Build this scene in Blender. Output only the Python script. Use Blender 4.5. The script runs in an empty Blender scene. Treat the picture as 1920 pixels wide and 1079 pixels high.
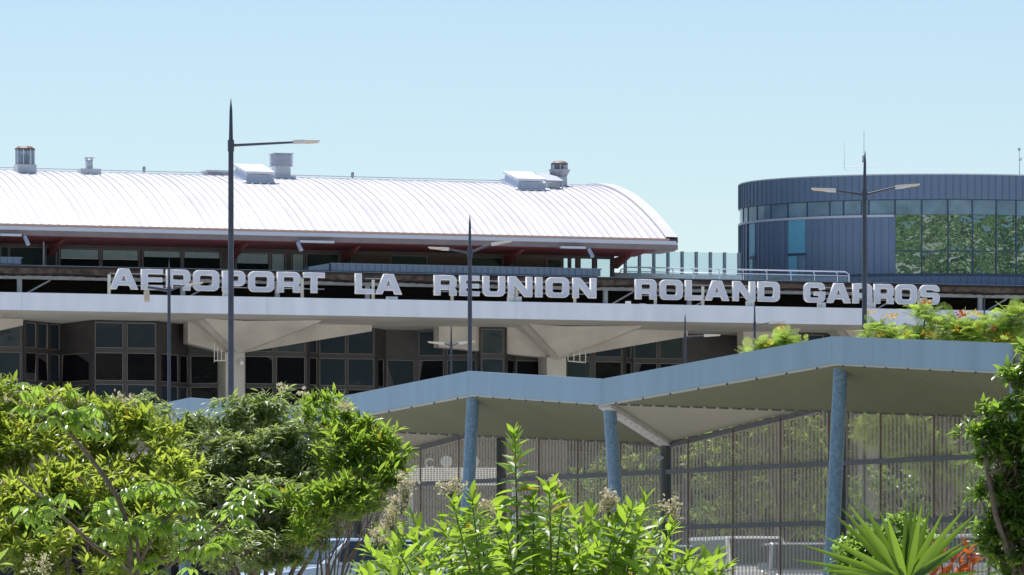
import bpy, bmesh, math, random
import numpy as np
from mathutils import Vector, Matrix
R = math.radians
random.seed(11)
rng = np.random.default_rng(11)
S = bpy.context.scene
C = S.collection
# ------------------------------------------------------------------ camera, sky, sun, exposure
F, HY, EZ = 10000.0, 1130.0, 1.6          # long lens: focal length in photo pixels, horizon row, eye height
cam = bpy.data.cameras.new('camera'); cam_o = bpy.data.objects.new('camera', cam); C.objects.link(cam_o)
cam_o.location = (0, 0, EZ); cam_o.rotation_euler = (R(90), 0, 0)
cam.sensor_width = 36; cam.lens = F / 1920 * 36; cam.shift_y = (HY - 539.5) / 1920
cam.clip_start = 1; cam.clip_end = 20000
S.camera = cam_o
SUN_EL, SUN_AZ = R(67), R(-20)             # sun high behind the terminal, a little to the left
w = bpy.data.worlds.new('World'); S.world = w; w.use_nodes = True
sky = w.node_tree.nodes.new('ShaderNodeTexSky'); sky.sky_type = 'NISHITA'; sky.sun_disc = False
sky.sun_elevation = SUN_EL; sky.sun_rotation = SUN_AZ
sky.air_density = 1.0; sky.dust_density = 0.25; sky.ozone_density = 2.3
w.node_tree.links.new(sky.outputs[0], w.node_tree.nodes['Background'].inputs[0])
w.node_tree.nodes['Background'].inputs[1].default_value = 0.1
sd = bpy.data.lights.new('sun', 'SUN'); sd.energy = 5.0; sd.angle = R(0.5); sd.color = (1, .96, .91)
so = bpy.data.objects.new('sun', sd); C.objects.link(so)
sdir = Vector((math.sin(SUN_AZ) * math.cos(SUN_EL), math.cos(SUN_AZ) * math.cos(SUN_EL), math.sin(SUN_EL)))
so.rotation_euler = sdir.to_track_quat('Z', 'Y').to_euler()
V = S.view_settings; V.view_transform = 'Standard'; V.look = 'None'; V.exposure = 0.3; V.gamma = 1; V.use_curve_mapping = False

# ------------------------------------------------------------------ helpers
def W(px, py, Y):
    return Vector(((px - 960) * Y / F, Y, EZ + (HY - py) * Y / F))
def tag(o, label=None, cat=None, group=None, kind=None):
    if label: o['label'] = label
    if cat: o['category'] = cat
    if group: o['group'] = group
    if kind: o['kind'] = kind
    return o
def thing(name, label, cat, loc=(0, 0, 0), rz=0, group=None):
    o = bpy.data.objects.new(name, None); C.objects.link(o)
    o.location = loc; o.rotation_euler = (0, 0, rz); o.empty_display_size = .2
    return tag(o, label, cat, group)
def link(name, me, parent=None, loc=None, rz=None):
    o = bpy.data.objects.new(name, me); C.objects.link(o)
    if parent: o.parent = parent
    if loc is not None: o.location = loc
    if rz is not None: o.rotation_euler = (0, 0, rz)
    return o

class MB:
    def __init__(s): s.v = []; s.f = []; s.m = []; s.mi = 0
    def add(s, vs, fs):
        b = len(s.v); s.v += [tuple(p) for p in vs]; s.f += [tuple(i + b for i in f) for f in fs]; s.m += [s.mi] * len(fs); return s
    def box(s, x0, x1, y0, y1, z0, z1):
        return s.add([(x0,y0,z0),(x1,y0,z0),(x1,y1,z0),(x0,y1,z0),(x0,y0,z1),(x1,y0,z1),(x1,y1,z1),(x0,y1,z1)],
            [(0,3,2,1),(4,5,6,7),(0,1,5,4),(1,2,6,5),(2,3,7,6),(3,0,4,7)])
    def hexa(s, bot, top):                       # four bottom corners and four top corners
        return s.add(list(bot) + list(top), [(0,3,2,1),(4,5,6,7),(0,1,5,4),(1,2,6,5),(2,3,7,6),(3,0,4,7)])
    def beam(s, a, b, wd, ht, up=(0,0,1)):       # rectangular bar from a to b
        a = Vector(a); b = Vector(b); d = (b - a).normalized(); up = Vector(up)
        x = d.cross(up)
        if x.length < 1e-4: x = d.cross(Vector((0,1,0)))
        x.normalize(); z = x.cross(d)
        q = lambda p: [p - x*wd/2 - z*ht/2, p + x*wd/2 - z*ht/2, p + x*wd/2 + z*ht/2, p - x*wd/2 + z*ht/2]
        return s.hexa(q(a), q(b))
    def tube(s, pts, rad, n=8, cap=True):
        pts = [Vector(p) for p in pts]
        if not hasattr(rad, '__len__'): rad = [rad] * len(pts)
        b = len(s.v); ref = None
        for i, p in enumerate(pts):
            d = (pts[min(i+1, len(pts)-1)] - pts[max(i-1, 0)]).normalized()
            if ref is None: ref = d.orthogonal().normalized()
            x = (ref - d * ref.dot(d)).normalized(); ref = x; y = d.cross(x)
            for k in range(n):
                a = 2*math.pi*k/n; s.v.append(tuple(p + (x*math.cos(a) + y*math.sin(a)) * rad[i]))
        for i in range(len(pts)-1):
            for k in range(n):
                k2 = (k+1) % n
                s.f.append((b+i*n+k, b+i*n+k2, b+(i+1)*n+k2, b+(i+1)*n+k)); s.m.append(s.mi)
        if cap:
            s.f.append(tuple(b+k for k in range(n))[::-1]); s.f.append(tuple(b+(len(pts)-1)*n+k for k in range(n))); s.m += [s.mi]*2
        return s
    def lathe(s, prof, n=16, c=(0,0,0)):         # profile of (radius, z)
        return s.tube([(c[0], c[1], c[2]+z) for r, z in prof], [max(r, .0005) for r, z in prof], n)
    def prism(s, poly, z0, z1):                  # polygon in xy, extruded along z
        n = len(poly)
        return s.add([(x,y,z0) for x,y in poly] + [(x,y,z1) for x,y in poly],
            [tuple(range(n))[::-1], tuple(range(n, 2*n))] + [(i,(i+1)%n,n+(i+1)%n,n+i) for i in range(n)])
    def prism_y(s, poly, y0, y1):                # polygon in xz, extruded along y
        n = len(poly)
        return s.add([(x,y0,z) for x,z in poly] + [(x,y1,z) for x,z in poly],
            [tuple(range(n)), tuple(range(n, 2*n))[::-1]] + [(i,n+i,n+(i+1)%n,(i+1)%n) for i in range(n)])
    def mesh(s, name, mats):
        me = bpy.data.meshes.new(name); me.from_pydata(s.v, [], s.f)
        for m in (mats if isinstance(mats, (list, tuple)) else [mats]): me.materials.append(m)
        if max(s.m, default=0) > 0: me.polygons.foreach_set('material_index', s.m)
        bm = bmesh.new(); bm.from_mesh(me); bmesh.ops.recalc_face_normals(bm, faces=bm.faces); bm.to_mesh(me); bm.free()
        return me
    def build(s, name, mats, parent=None, loc=None, rz=None, smooth=False):
        me = s.mesh(name, mats)
        if smooth: me.shade_smooth(); 
        if smooth == 'auto':
            me.set_sharp_from_angle(angle=R(35))
        return link(name, me, parent, loc, rz)

# ------------------------------------------------------------------ materials
def mat(name, col, rough=.6, metal=0, spec=.5, noise=None, bump=None, coat=0, grime=None):
    """principled; noise=(scale, amount[, second colour]); bump=(scale, strength)"""
    m = bpy.data.materials.new(name); m.use_nodes = True
    nt = m.node_tree; N = nt.nodes; L = nt.links; p = N['Principled BSDF']
    p.inputs['Base Color'].default_value = (*col, 1); p.inputs['Roughness'].default_value = rough
    p.inputs['Metallic'].default_value = metal; p.inputs['Specular IOR Level'].default_value = spec
    if coat: p.inputs['Coat Weight'].default_value = coat
    tc = N.new('ShaderNodeTexCoord')
    if noise:
        t = N.new('ShaderNodeTexNoise'); t.inputs['Scale'].default_value = noise[0]; t.inputs['Detail'].default_value = 6
        L.new(tc.outputs['Object'], t.inputs['Vector'])
        r = N.new('ShaderNodeValToRGB'); a = noise[1]
        c2 = noise[2] if len(noise) > 2 else col
        r.color_ramp.elements[0].position = .3; r.color_ramp.elements[1].position = .7
        r.color_ramp.elements[0].color = (*[max(0, c*(1-a)) for c in c2], 1)
        r.color_ramp.elements[1].color = (*[min(1, c*(1+a)) for c in col], 1)
        L.new(t.outputs['Fac'], r.inputs[0]); L.new(r.outputs[0], p.inputs['Base Color'])
        if len(noise) > 3:                     # long streaks down the face
            mp = N.new('ShaderNodeMapping'); mp.inputs['Scale'].default_value = (1, 1, noise[3])
            L.new(tc.outputs['Object'], mp.inputs[0]); L.new(mp.outputs[0], t.inputs['Vector'])
    if bump:
        t2 = N.new('ShaderNodeTexNoise'); t2.inputs['Scale'].default_value = bump[0]; t2.inputs['Detail'].default_value = 3
        L.new(tc.outputs['Object'], t2.inputs['Vector'])
        b = N.new('ShaderNodeBump'); b.inputs['Strength'].default_value = bump[1]; b.inputs['Distance'].default_value = bump[2] if len(bump) > 2 else .02
        L.new(t2.outputs['Fac'], b.inputs['Height']); L.new(b.outputs[0], p.inputs['Normal'])
    return m
def glass_mat(name, tint, clear, rough=.02):   # clear pane: partly see-through, partly mirror
    m = bpy.data.materials.new(name); m.use_nodes = True
    nt = m.node_tree; N = nt.nodes; L = nt.links; p = N['Principled BSDF']
    p.inputs['Base Color'].default_value = (*tint, 1); p.inputs['Roughness'].default_value = rough
    t = N.new('ShaderNodeBsdfTransparent'); t.inputs[0].default_value = (*[min(1, .55 + .45*c/max(tint)) for c in tint], 1)
    mx = N.new('ShaderNodeMixShader'); mx.inputs[0].default_value = clear
    L.new(p.outputs[0], mx.inputs[1]); L.new(t.outputs[0], mx.inputs[2]); L.new(mx.outputs[0], N['Material Output'].inputs[0])
    return m
def sheet_mat(name, col, clear):               # perforated metal sheet
    return glass_mat(name, col, clear, .55)
def leaf_mat(name, c1, c2, trans, rough=.35, tf=.4, young=None):
    m = bpy.data.materials.new(name); m.use_nodes = True
    nt = m.node_tree; N = nt.nodes; L = nt.links; p = N['Principled BSDF']
    at = N.new('ShaderNodeAttribute'); at.attribute_name = 'tint'
    oi = N.new('ShaderNodeObjectInfo')
    ad = N.new('ShaderNodeMath'); ad.operation = 'ADD'; L.new(at.outputs['Fac'], ad.inputs[0]); L.new(oi.outputs['Random'], ad.inputs[1])
    fr = N.new('ShaderNodeMath'); fr.operation = 'FRACT'; L.new(ad.outputs[0], fr.inputs[0])
    def ramp(a, b):
        r = N.new('ShaderNodeValToRGB'); r.color_ramp.elements[0].color = (*a, 1); r.color_ramp.elements[1].color = (*b, 1)
        if young:
            e = r.color_ramp.elements.new(.983); e.color = (*b, 1); r.color_ramp.elements[2].color = (*young, 1); r.color_ramp.elements[2].position = .992
        L.new(fr.outputs[0], r.inputs[0]); return r
    r1 = ramp(c1, c2); L.new(r1.outputs[0], p.inputs['Base Color'])
    p.inputs['Roughness'].default_value = rough
    tr = N.new('ShaderNodeBsdfTranslucent')
    r2 = ramp(tuple(c*.75 for c in trans), trans); L.new(r2.outputs[0], tr.inputs[0])
    mx = N.new('ShaderNodeMixShader'); mx.inputs[0].default_value = tf
    L.new(p.outputs[0], mx.inputs[1]); L.new(tr.outputs[0], mx.inputs[2]); L.new(mx.outputs[0], N['Material Output'].inputs[0])
    return m
M = {}
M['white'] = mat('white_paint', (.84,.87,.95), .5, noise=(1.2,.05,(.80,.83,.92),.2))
M['concrete'] = mat('painted_concrete', (.60,.55,.47), .8, noise=(.8,.10,(.55,.50,.43)), bump=(30,.15))
M['soffit'] = mat('soffit_concrete', (.62,.57,.49), .8, noise=(.5,.10,(.57,.52,.45)))
M['mullion'] = mat('bronze_mullion', (.060,.054,.052), .5, noise=(2,.15))
M['gasket'] = mat('pale_gasket', (.30,.27,.24), .6)
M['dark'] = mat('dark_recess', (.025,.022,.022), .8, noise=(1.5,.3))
M['pane'] = mat('dark_glass', (.008,.008,.012), .03, spec=.14, bump=(.7,.16,.05))
M['pane_blue'] = mat('dark_blue_reflection_glass', (.032,.045,.058), .03, spec=.3, bump=(.6,.18,.05))  # bluish reflection and tint put into one base colour
M['blind'] = mat('teal_blind_behind_glass', (.40,.52,.53), .15, noise=(3,.1))
M['roofmetal'] = mat('white_roof_sheet', (.80,.78,.80), .35, metal=0, spec=.5, noise=(.6,.04))
_m = M['roofmetal']; _m.node_tree.nodes.clear(); N = _m.node_tree.nodes; L = _m.node_tree.links
_o = N.new('ShaderNodeOutputMaterial'); _p = N.new('ShaderNodeBsdfPrincipled'); _p.inputs['Roughness'].default_value = .38
_g = N.new('ShaderNodeNewGeometry'); _t = N.new('ShaderNodeTexNoise'); _t.inputs['Scale'].default_value = .35; _t.inputs['Detail'].default_value = 7; _t.inputs['Roughness'].default_value = .65
_i = N.new('ShaderNodeObjectInfo'); _a = N.new('ShaderNodeMath'); _a.operation = 'MULTIPLY_ADD'; _a.inputs[1].default_value = .35
_r = N.new('ShaderNodeValToRGB'); _r.color_ramp.elements[0].position = .35; _r.color_ramp.elements[0].color = (.56,.54,.57,1); _r.color_ramp.elements[1].position = .85; _r.color_ramp.elements[1].color = (.70,.68,.72,1)
L.new(_g.outputs['Position'], _t.inputs['Vector']); L.new(_i.outputs['Random'], _a.inputs[0]); L.new(_t.outputs['Fac'], _a.inputs[2]); L.new(_a.outputs[0], _r.inputs[0]); L.new(_r.outputs[0], _p.inputs['Base Color']); L.new(_p.outputs[0], _o.inputs[0])
M['gutter'] = mat('gutter_metal', (.62,.64,.72), .45)
M['orange_fringe'] = mat('eave_fringe', (.62,.40,.30), .5)  # colour fringe of the lens, painted as an orange strip
M['brownfascia'] = mat('eave_board', (.24,.20,.20), .6, noise=(2,.1))
M['red'] = mat('red_brown_eave', (.30,.085,.08), .6, noise=(1,.12))
M['louvre'] = mat('brown_louvre', (.15,.10,.085), .6)
M['brownwall'] = mat('brown_cladding', (.16,.13,.115), .7, noise=(1,.12))
M['ribbed'] = mat('grey_blue_ribbed_metal', (.34,.41,.49), .5, noise=(1.5,.06))
M['galv'] = mat('galvanised_steel', (.58,.64,.72), .45, metal=.2, noise=(2.5,.16))
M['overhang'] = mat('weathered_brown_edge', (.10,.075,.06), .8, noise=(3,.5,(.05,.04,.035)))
M['ledge'] = mat('ledge_metal', (.45,.44,.42), .5, noise=(2,.2))
M['letter'] = mat('letter_return', (.86,.86,.86), .4)
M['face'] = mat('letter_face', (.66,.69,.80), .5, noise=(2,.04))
M['post'] = mat('cream_post', (.70,.68,.60), .6)
M['slate'] = mat('slate_blue_cladding', (.165,.235,.345), .42, noise=(1.2,.12,(.145,.21,.31),.25))
M['slate_rib'] = mat('slate_seam', (.05,.08,.14), .45)
M['coping'] = mat('pale_coping', (.55,.58,.66), .5)
M['cyan'] = glass_mat('cyan_sky_glass', (.20,.56,.74), .15, .05)  # sky seen through the glass, put into its colour
M['mirror'] = mat('green_mirror_glass', (.27,.35,.33), .015, metal=.9, bump=(.8,.40,.22))
M['clere'] = mat('blue_grey_glass', (.19,.29,.36), .12, spec=.7, noise=(1.1,.25))
M['clear'] = glass_mat('clear_glass', (.50,.60,.64), .86)
M['lamp'] = mat('lamp_post_paint', (.045,.055,.085), .4, noise=(4,.2))
M['lamphead'] = mat('lamp_head', (.75,.71,.65), .4)
M['lens'] = mat('lamp_lens', (.85,.78,.66), .2)
M['alu'] = mat('aluminium', (.62,.65,.72), .4, metal=.3, noise=(5,.08))
M['alu_dark'] = mat('grey_vent_metal', (.38,.40,.46), .5, metal=.2, noise=(5,.12))
M['cap'] = mat('brown_vent_cap', (.15,.09,.085), .6, noise=(6,.2))
M['vglass'] = glass_mat('vent_mesh', (.30,.36,.45), .45, .2)
M['fascia'] = mat('canopy_fascia_paint', (.235,.365,.48), .5, noise=(2.5,.05,(.22,.345,.455),.15))
M['lip'] = mat('canopy_edge_trim', (.42,.44,.42), .5)
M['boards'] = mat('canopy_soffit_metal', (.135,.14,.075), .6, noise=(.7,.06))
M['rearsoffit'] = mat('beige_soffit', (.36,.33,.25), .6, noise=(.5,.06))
M['column'] = mat('mottled_blue_steel', (.165,.27,.38), .45, metal=.1, noise=(16,.16,(.12,.21,.31)), bump=(20,.1))
M['darkpost'] = mat('dark_painted_post', (.045,.055,.06), .5, noise=(5,.2))
M['darksteel'] = mat('dark_steel', (.07,.075,.085), .5, noise=(3,.2))
M['rail'] = mat('screen_rail_steel', (.05,.062,.08), .5, noise=(3,.15))
M['sheet'] = sheet_mat('perforated_sheet', (.42,.40,.35), .63)
M['beamplate'] = mat('perforated_beam', (.55,.53,.50), .5, noise=(6,.15))
M['bark'] = mat('bark', (.17,.13,.10), .9, noise=(12,.3), bump=(40,.5))
M['greenstem'] = mat('green_stem', (.12,.14,.05), .7, noise=(12,.2))
M['carwhite'] = mat('white_car_paint', (.80,.80,.80), .2, coat=.6)
M['carsilver'] = mat('silver_car_paint', (.50,.53,.57), .25, metal=.5, coat=.6)
M['carblue'] = mat('pale_blue_car_paint', (.45,.56,.68), .25, coat=.6)
M['carglass'] = mat('car_window', (.03,.04,.05), .03, spec=.8)
M['tyre'] = mat('tyre_rubber', (.03,.03,.03), .9)
M['headlight'] = mat('headlight', (.8,.8,.8), .1)
M['asphalt'] = mat('pale_concrete_paving', (.50,.50,.50), .9, noise=(2,.1))
M['grass'] = mat('pale_dry_ground', (.42,.41,.38), .95, noise=(.25,.15,(.34,.34,.28)))
M['lens'] = leaf_mat('lamp_lens', (.8,.75,.66), (.85,.8,.7), (.95,.82,.66), .2, .6)
# leaves
M['lf_front'] = leaf_mat('bright_lance_leaf', (.075,.14,.02), (.12,.22,.03), (.50,.74,.06), .40, .5, (.45,.30,.03))
M['lf_mid'] = leaf_mat('mid_green_lance_leaf', (.07,.12,.02), (.11,.18,.03), (.48,.70,.08), .33, .5, (.4,.25,.03))
M['lf_comp'] = leaf_mat('glossy_compound_leaf', (.06,.12,.025), (.10,.19,.035), (.46,.70,.08), .22, .48)
M['lf_yel'] = leaf_mat('yellow_green_leaf', (.08,.12,.025), (.16,.21,.04), (.60,.74,.09), .35, .52, (.4,.22,.03))
M['lf_olive'] = leaf_mat('olive_leaf', (.095,.135,.055), (.16,.20,.088), (.48,.62,.16), .35, .48)
M['lf_dark'] = leaf_mat('dark_glossy_leaf', (.035,.075,.015), (.07,.13,.03), (.42,.66,.08), .25, .45)
M['lf_bg'] = leaf_mat('tree_leaf', (.07,.115,.03), (.12,.18,.05), (.48,.66,.10), .35, .5)
M['lf_feather'] = leaf_mat('feathery_leaf', (.10,.17,.03), (.15,.23,.045), (.60,.80,.14), .5, .55)
M['lf_fan'] = leaf_mat('fan_palm_leaf', (.035,.09,.025), (.08,.15,.035), (.34,.56,.03), .25, .34)
M['lf_red'] = leaf_mat('red_croton_leaf', (.38,.05,.02), (.55,.16,.03), (.65,.18,.03), .3, .35)
M['lf_round'] = leaf_mat('light_green_leaf', (.13,.22,.05), (.18,.29,.07), (.52,.76,.12), .35, .45)
M['fl_cream'] = leaf_mat('cream_flower', (.62,.55,.34), (.75,.70,.50), (.7,.62,.35), .6, .3)
M['fl_yellow'] = leaf_mat('orange_yellow_flower', (.80,.42,.03), (.85,.58,.05), (.85,.55,.05), .6, .35)
M['fl_red'] = leaf_mat('red_flower', (.45,.05,.05), (.60,.18,.05), (.6,.1,.05), .6, .3)

# ------------------------------------------------------------------ leaf machinery
def unit(a): return a / np.maximum(np.linalg.norm(a, axis=-1, keepdims=True), 1e-9)
def leaf_shape(width, droop=.15, fold=.25, wide=.45):
    st = [(wide*.55, .38), (wide, .5), (wide + (1-wide)*.5, .34)]
    v = [(0, 0, 0)]
    for x, hw in st:
        z = -droop * x * x
        v += [(x, hw*width, z + fold*hw*width), (x, 0, z), (x, -hw*width, z + fold*hw*width)]
    v.append((1, 0, -droop))
    f = [(0,2,1), (0,3,2), (1,2,5,4), (2,3,6,5), (4,5,8,7), (5,6,9,8), (7,8,10), (8,9,10)]
    return np.array(v, float), f
def frames(d, up=None, roll=0.35):
    n = len(d)
    u = np.tile([0, 0, 1.0], (n, 1)) if up is None else up
    u = u + rng.normal(0, roll, (n, 3))
    y = unit(np.cross(u, d)); z = np.cross(d, y)
    return np.stack([d, y, z], axis=2)       # columns are the axes
def leaves_mesh(name, shape, pos, Rm, scale, m):
    v, f = shape; n = len(pos); k = len(v)
    vs = np.einsum('nij,kj->nki', Rm, v) * scale[:, None, None] + pos[:, None, :]
    loops = np.concatenate([np.array(x) for x in f]); sizes = np.array([len(x) for x in f])
    me = bpy.data.meshes.new(name)
    me.vertices.add(n*k); me.vertices.foreach_set('co', vs.reshape(-1))
    al = (loops[None, :] + (np.arange(n) * k)[:, None]).reshape(-1)
    asz = np.tile(sizes, n); st = np.concatenate([[0], np.cumsum(asz)[:-1]])
    me.loops.add(len(al)); me.loops.foreach_set('vertex_index', al.astype(np.int32))
    me.polygons.add(len(asz)); me.polygons.foreach_set('loop_start', st.astype(np.int32))
    a = me.attributes.new('tint', 'FLOAT', 'POINT'); a.data.foreach_set('value', np.repeat(rng.random(n), k).astype(np.float32))
    me.update(); me.validate(); me.shade_smooth()
    me.materials.append(m)
    return me
_leafmesh = {}
def leaf_objects(parent, shape, key, pos, Rm, scale, m, name='leaf'):
    """single leaves as parts: shared mesh, own transform"""
    if key not in _leafmesh:
        me = bpy.data.meshes.new(name); me.from_pydata([tuple(x) for x in shape[0]], [], shape[1]); me.shade_smooth(); me.materials.append(m); _leafmesh[key] = me
    me = _leafmesh[key]
    for p, r, s in zip(pos, Rm, scale):
        o = bpy.data.objects.new(name, me); C.objects.link(o); o.parent = parent
        mm = Matrix([list(row) for row in r]).to_4x4(); mm = mm @ Matrix.Diagonal((s, s, s, 1)); mm.translation = Vector(p); o.matrix_local = mm
def rosettes(tips, dirs, n, length, amin, amax, droop_dir=0.0, spread=.03):
    """n leaves round each tip -> positions, directions, scales"""
    T = len(tips); ph = rng.random((T, n)) * 6.283 ; al = amin + (amax-amin) * rng.random((T, n))
    d = unit(dirs); a = unit(np.cross(d, np.array([.3, .2, .93]) + 0*d)); b = np.cross(d, a)
    o = (d[:, None, :] * np.cos(al)[..., None] + (a[:, None, :]*np.cos(ph)[..., None] + b[:, None, :]*np.sin(ph)[..., None]) * np.sin(al)[..., None])
    o[..., 2] -= droop_dir
    o = unit(o).reshape(-1, 3)
    p = (tips[:, None, :] - d[:, None, :] * (rng.random((T, n)) * spread)[..., None]).reshape(-1, 3)
    s = length * (.5 + .72 * rng.random(T*n))
    return p, o, s
def blob_points(blobs, Y, dens, depth=.8, shell=.55):
    """blobs: (px, py, rx, ry[, dy]) photo-sized ellipses round depth Y -> points and outward directions"""
    P, D = [], []
    for b in blobs:
        px, py, rx, ry = b[:4]; y0 = Y + (b[4] if len(b) > 4 else 0)
        c = np.array(W(px, py, y0)); k = y0 / F
        r = np.array([rx*k, max(rx, ry)*k*depth, ry*k])
        n = int(dens * rx * ry / 1000)
        d = unit(rng.normal(0, 1, (n, 3))); q = shell + (1-shell) * rng.random((n, 1)) ** .5
        P.append(c + d*r*q); D.append(unit(d / r * r.mean()) )
    return np.concatenate(P), np.concatenate(D)
def limbs(parent, base, Y, blobs, r0, m, fork=.35, twig_tips=None, ntw=0, name='branch'):
    """trunk to a fork, then a limb towards each blob centre"""
    mb = MB(); base = Vector(base); cs = [W(b[0], b[1], Y + (b[4] if len(b) > 4 else 0)) for b in blobs]
    cen = sum(cs, Vector()) / len(cs); fk = base.lerp(cen, fork); fk.x = base.x*.6 + fk.x*.4
    t = MB(); t.tube([base, base.lerp(fk, .5) + Vector((.05*r0, 0, 0)), fk], [r0*1.25, r0, r0*.8], 10).build('trunk', m, parent, smooth=True)
    for c in cs:
        mid = fk.lerp(c, .5) + Vector((random.uniform(-.1,.1), random.uniform(-.1,.1), .12)) * (c-fk).length
        mb.tube([fk, fk.lerp(mid, .55), mid, mid.lerp(c, .6), c], [r0*.6, r0*.5, r0*.38, r0*.28, r0*.12], 7)
        if twig_tips is not None and ntw:
            dd = np.linalg.norm(twig_tips - np.array(c), axis=1)
            for i in np.argsort(dd)[::max(1, len(dd)//(ntw*4))][:ntw]:
                q = Vector(twig_tips[i]); mb.tube([mid.lerp(c, .5), mid.lerp(q, .6) + Vector((0,0,.05)), q], [r0*.2, r0*.12, r0*.05], 5)
    mb.build(name, m, parent, smooth=True)

# ================================================================== SETTING
# ground: one sheet; a low lawn by the camera rises to the car park terrace
gz = lambda y: 1.3 * min(1, max(0, (y - 62) / 24))
ys = [-1200, -200, 0, 30, 50, 62, 66, 70, 74, 78, 82, 86, 95, 120, 180, 300, 600, 1500, 6000]
mb = MB(); vs = []
xs = [-4000, -800, -100, -40, 0, 40, 100, 800, 4000]
for y in ys:
    for x in xs: vs.append((x, y, gz(y)))
n = len(xs)
mb.add(vs, [(j*n+i, j*n+i+1, (j+1)*n+i+1, (j+1)*n+i) for j in range(len(ys)-1) for i in range(n-1)])
tag(mb.build('ground', M['grass']), kind='structure')
mb = MB(); mb.add([(-60,112,1.304),(60,112,1.304),(60,238,1.304),(-60,238,1.304)], [(0,1,2,3)])
tag(mb.build('parking_lot', M['asphalt']), kind='structure')
# green mountains on the far side of the camera (seen in the mirror glass)
hm = bpy.data.materials.new('forested_hill'); hm.use_nodes = True
N = hm.node_tree.nodes; L = hm.node_tree.links
tc = N.new('ShaderNodeTexCoord'); t1 = N.new('ShaderNodeTexNoise'); t1.inputs['Scale'].default_value = .0032; t1.inputs['Detail'].default_value = 5; t1.inputs['Roughness'].default_value = .55
L.new(tc.outputs['Object'], t1.inputs['Vector'])
r = N.new('ShaderNodeValToRGB')
for i, (p, c) in enumerate([(0.36,(.004,.008,.006)),(.44,(.012,.03,.015)),(.50,(.035,.075,.025)),(.56,(.12,.19,.05)),(.61,(.24,.26,.12)),(.70,(.5,.48,.40))]):
    e = r.color_ramp.elements[i] if i < 2 else r.color_ramp.elements.new(p)
    e.position = p; e.color = (*c, 1)
L.new(t1.outputs['Fac'], r.inputs[0]); L.new(r.outputs[0], N['Principled BSDF'].inputs['Base Color']); N['Principled BSDF'].inputs['Roughness'].default_value = .9
mb = MB(); vs = []; na, nr = 90, 7
for i in range(na+1):
    a = R(-115 + 230*i/na)
    for j in range(nr+1):
        d = 900 + 340*j
        el = j/nr; h = d * math.tan(R(10.0*el**.8)) * (1 + .16*math.sin(a*5+1) + .10*math.sin(a*13+j))
        vs.append((math.sin(a)*d, -math.cos(a)*d, h - 6 if j == 0 else h))
mb.add(vs, [(i*(nr+1)+j, (i+1)*(nr+1)+j, (i+1)*(nr+1)+j+1, i*(nr+1)+j+1) for i in range(na) for j in range(nr)])
tag(mb.build('hills', hm, smooth=True), kind='structure')

# ================================================================== TERMINAL
TH = math.atan(F / 30000.0); ct, st_ = math.cos(TH), math.sin(TH); Y0 = 250.0
def bx(px, ly):                             # local x on the facade where photo column px meets depth ly
    r = (px - 960) / F
    return (r*Y0 + ly*(st_ + r*ct)) / (ct - r*st_)
def bY(lx, ly): return Y0 + lx*st_ + ly*ct
def bz(px, py, ly): return EZ + (HY - py) * bY(bx(px, ly), ly) / F
def bray(px, x0, y0, x1, y1):               # where column px meets the plan segment; returns 0..1
    r = (px - 960) / F
    g = lambda x, y: (x*ct - y*st_) - r*(Y0 + x*st_ + y*ct)
    a, b = g(x0, y0), g(x1, y1)
    return a / (a - b)
TL = (0, Y0, 0)
term = thing('terminal_building', 'long white and beige airport terminal with dark glazing, concrete brackets and white vaulted roof', 'building', TL, TH)
XL, XR = -34.0, 46.0
zf0, zf1 = bz(960, 598, 0), bz(960, 566, 0)
# the white roof slab with its fascia in long bays, soffit falling slightly to the wall
zs = bz(960, 616, 6.2)
MB().hexa([(XL,.12,zf0),(XR,.12,zf0),(XR,9,zs-.08),(XL,9,zs-.08)], [(XL,.12,zf1-.05),(XR,.12,zf1-.05),(XR,9,zf1-.05),(XL,9,zf1-.05)]).build('canopy_slab', M['soffit'], term)
xs = [XL, -23.5, -11.9, 0.2, 12.4, 24.5, 36, XR]
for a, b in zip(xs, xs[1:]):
    MB().box(a+.004, b-.004, 0, .118, zf0-.003, zf1).build('fascia_panel', M['white'], term)
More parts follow.
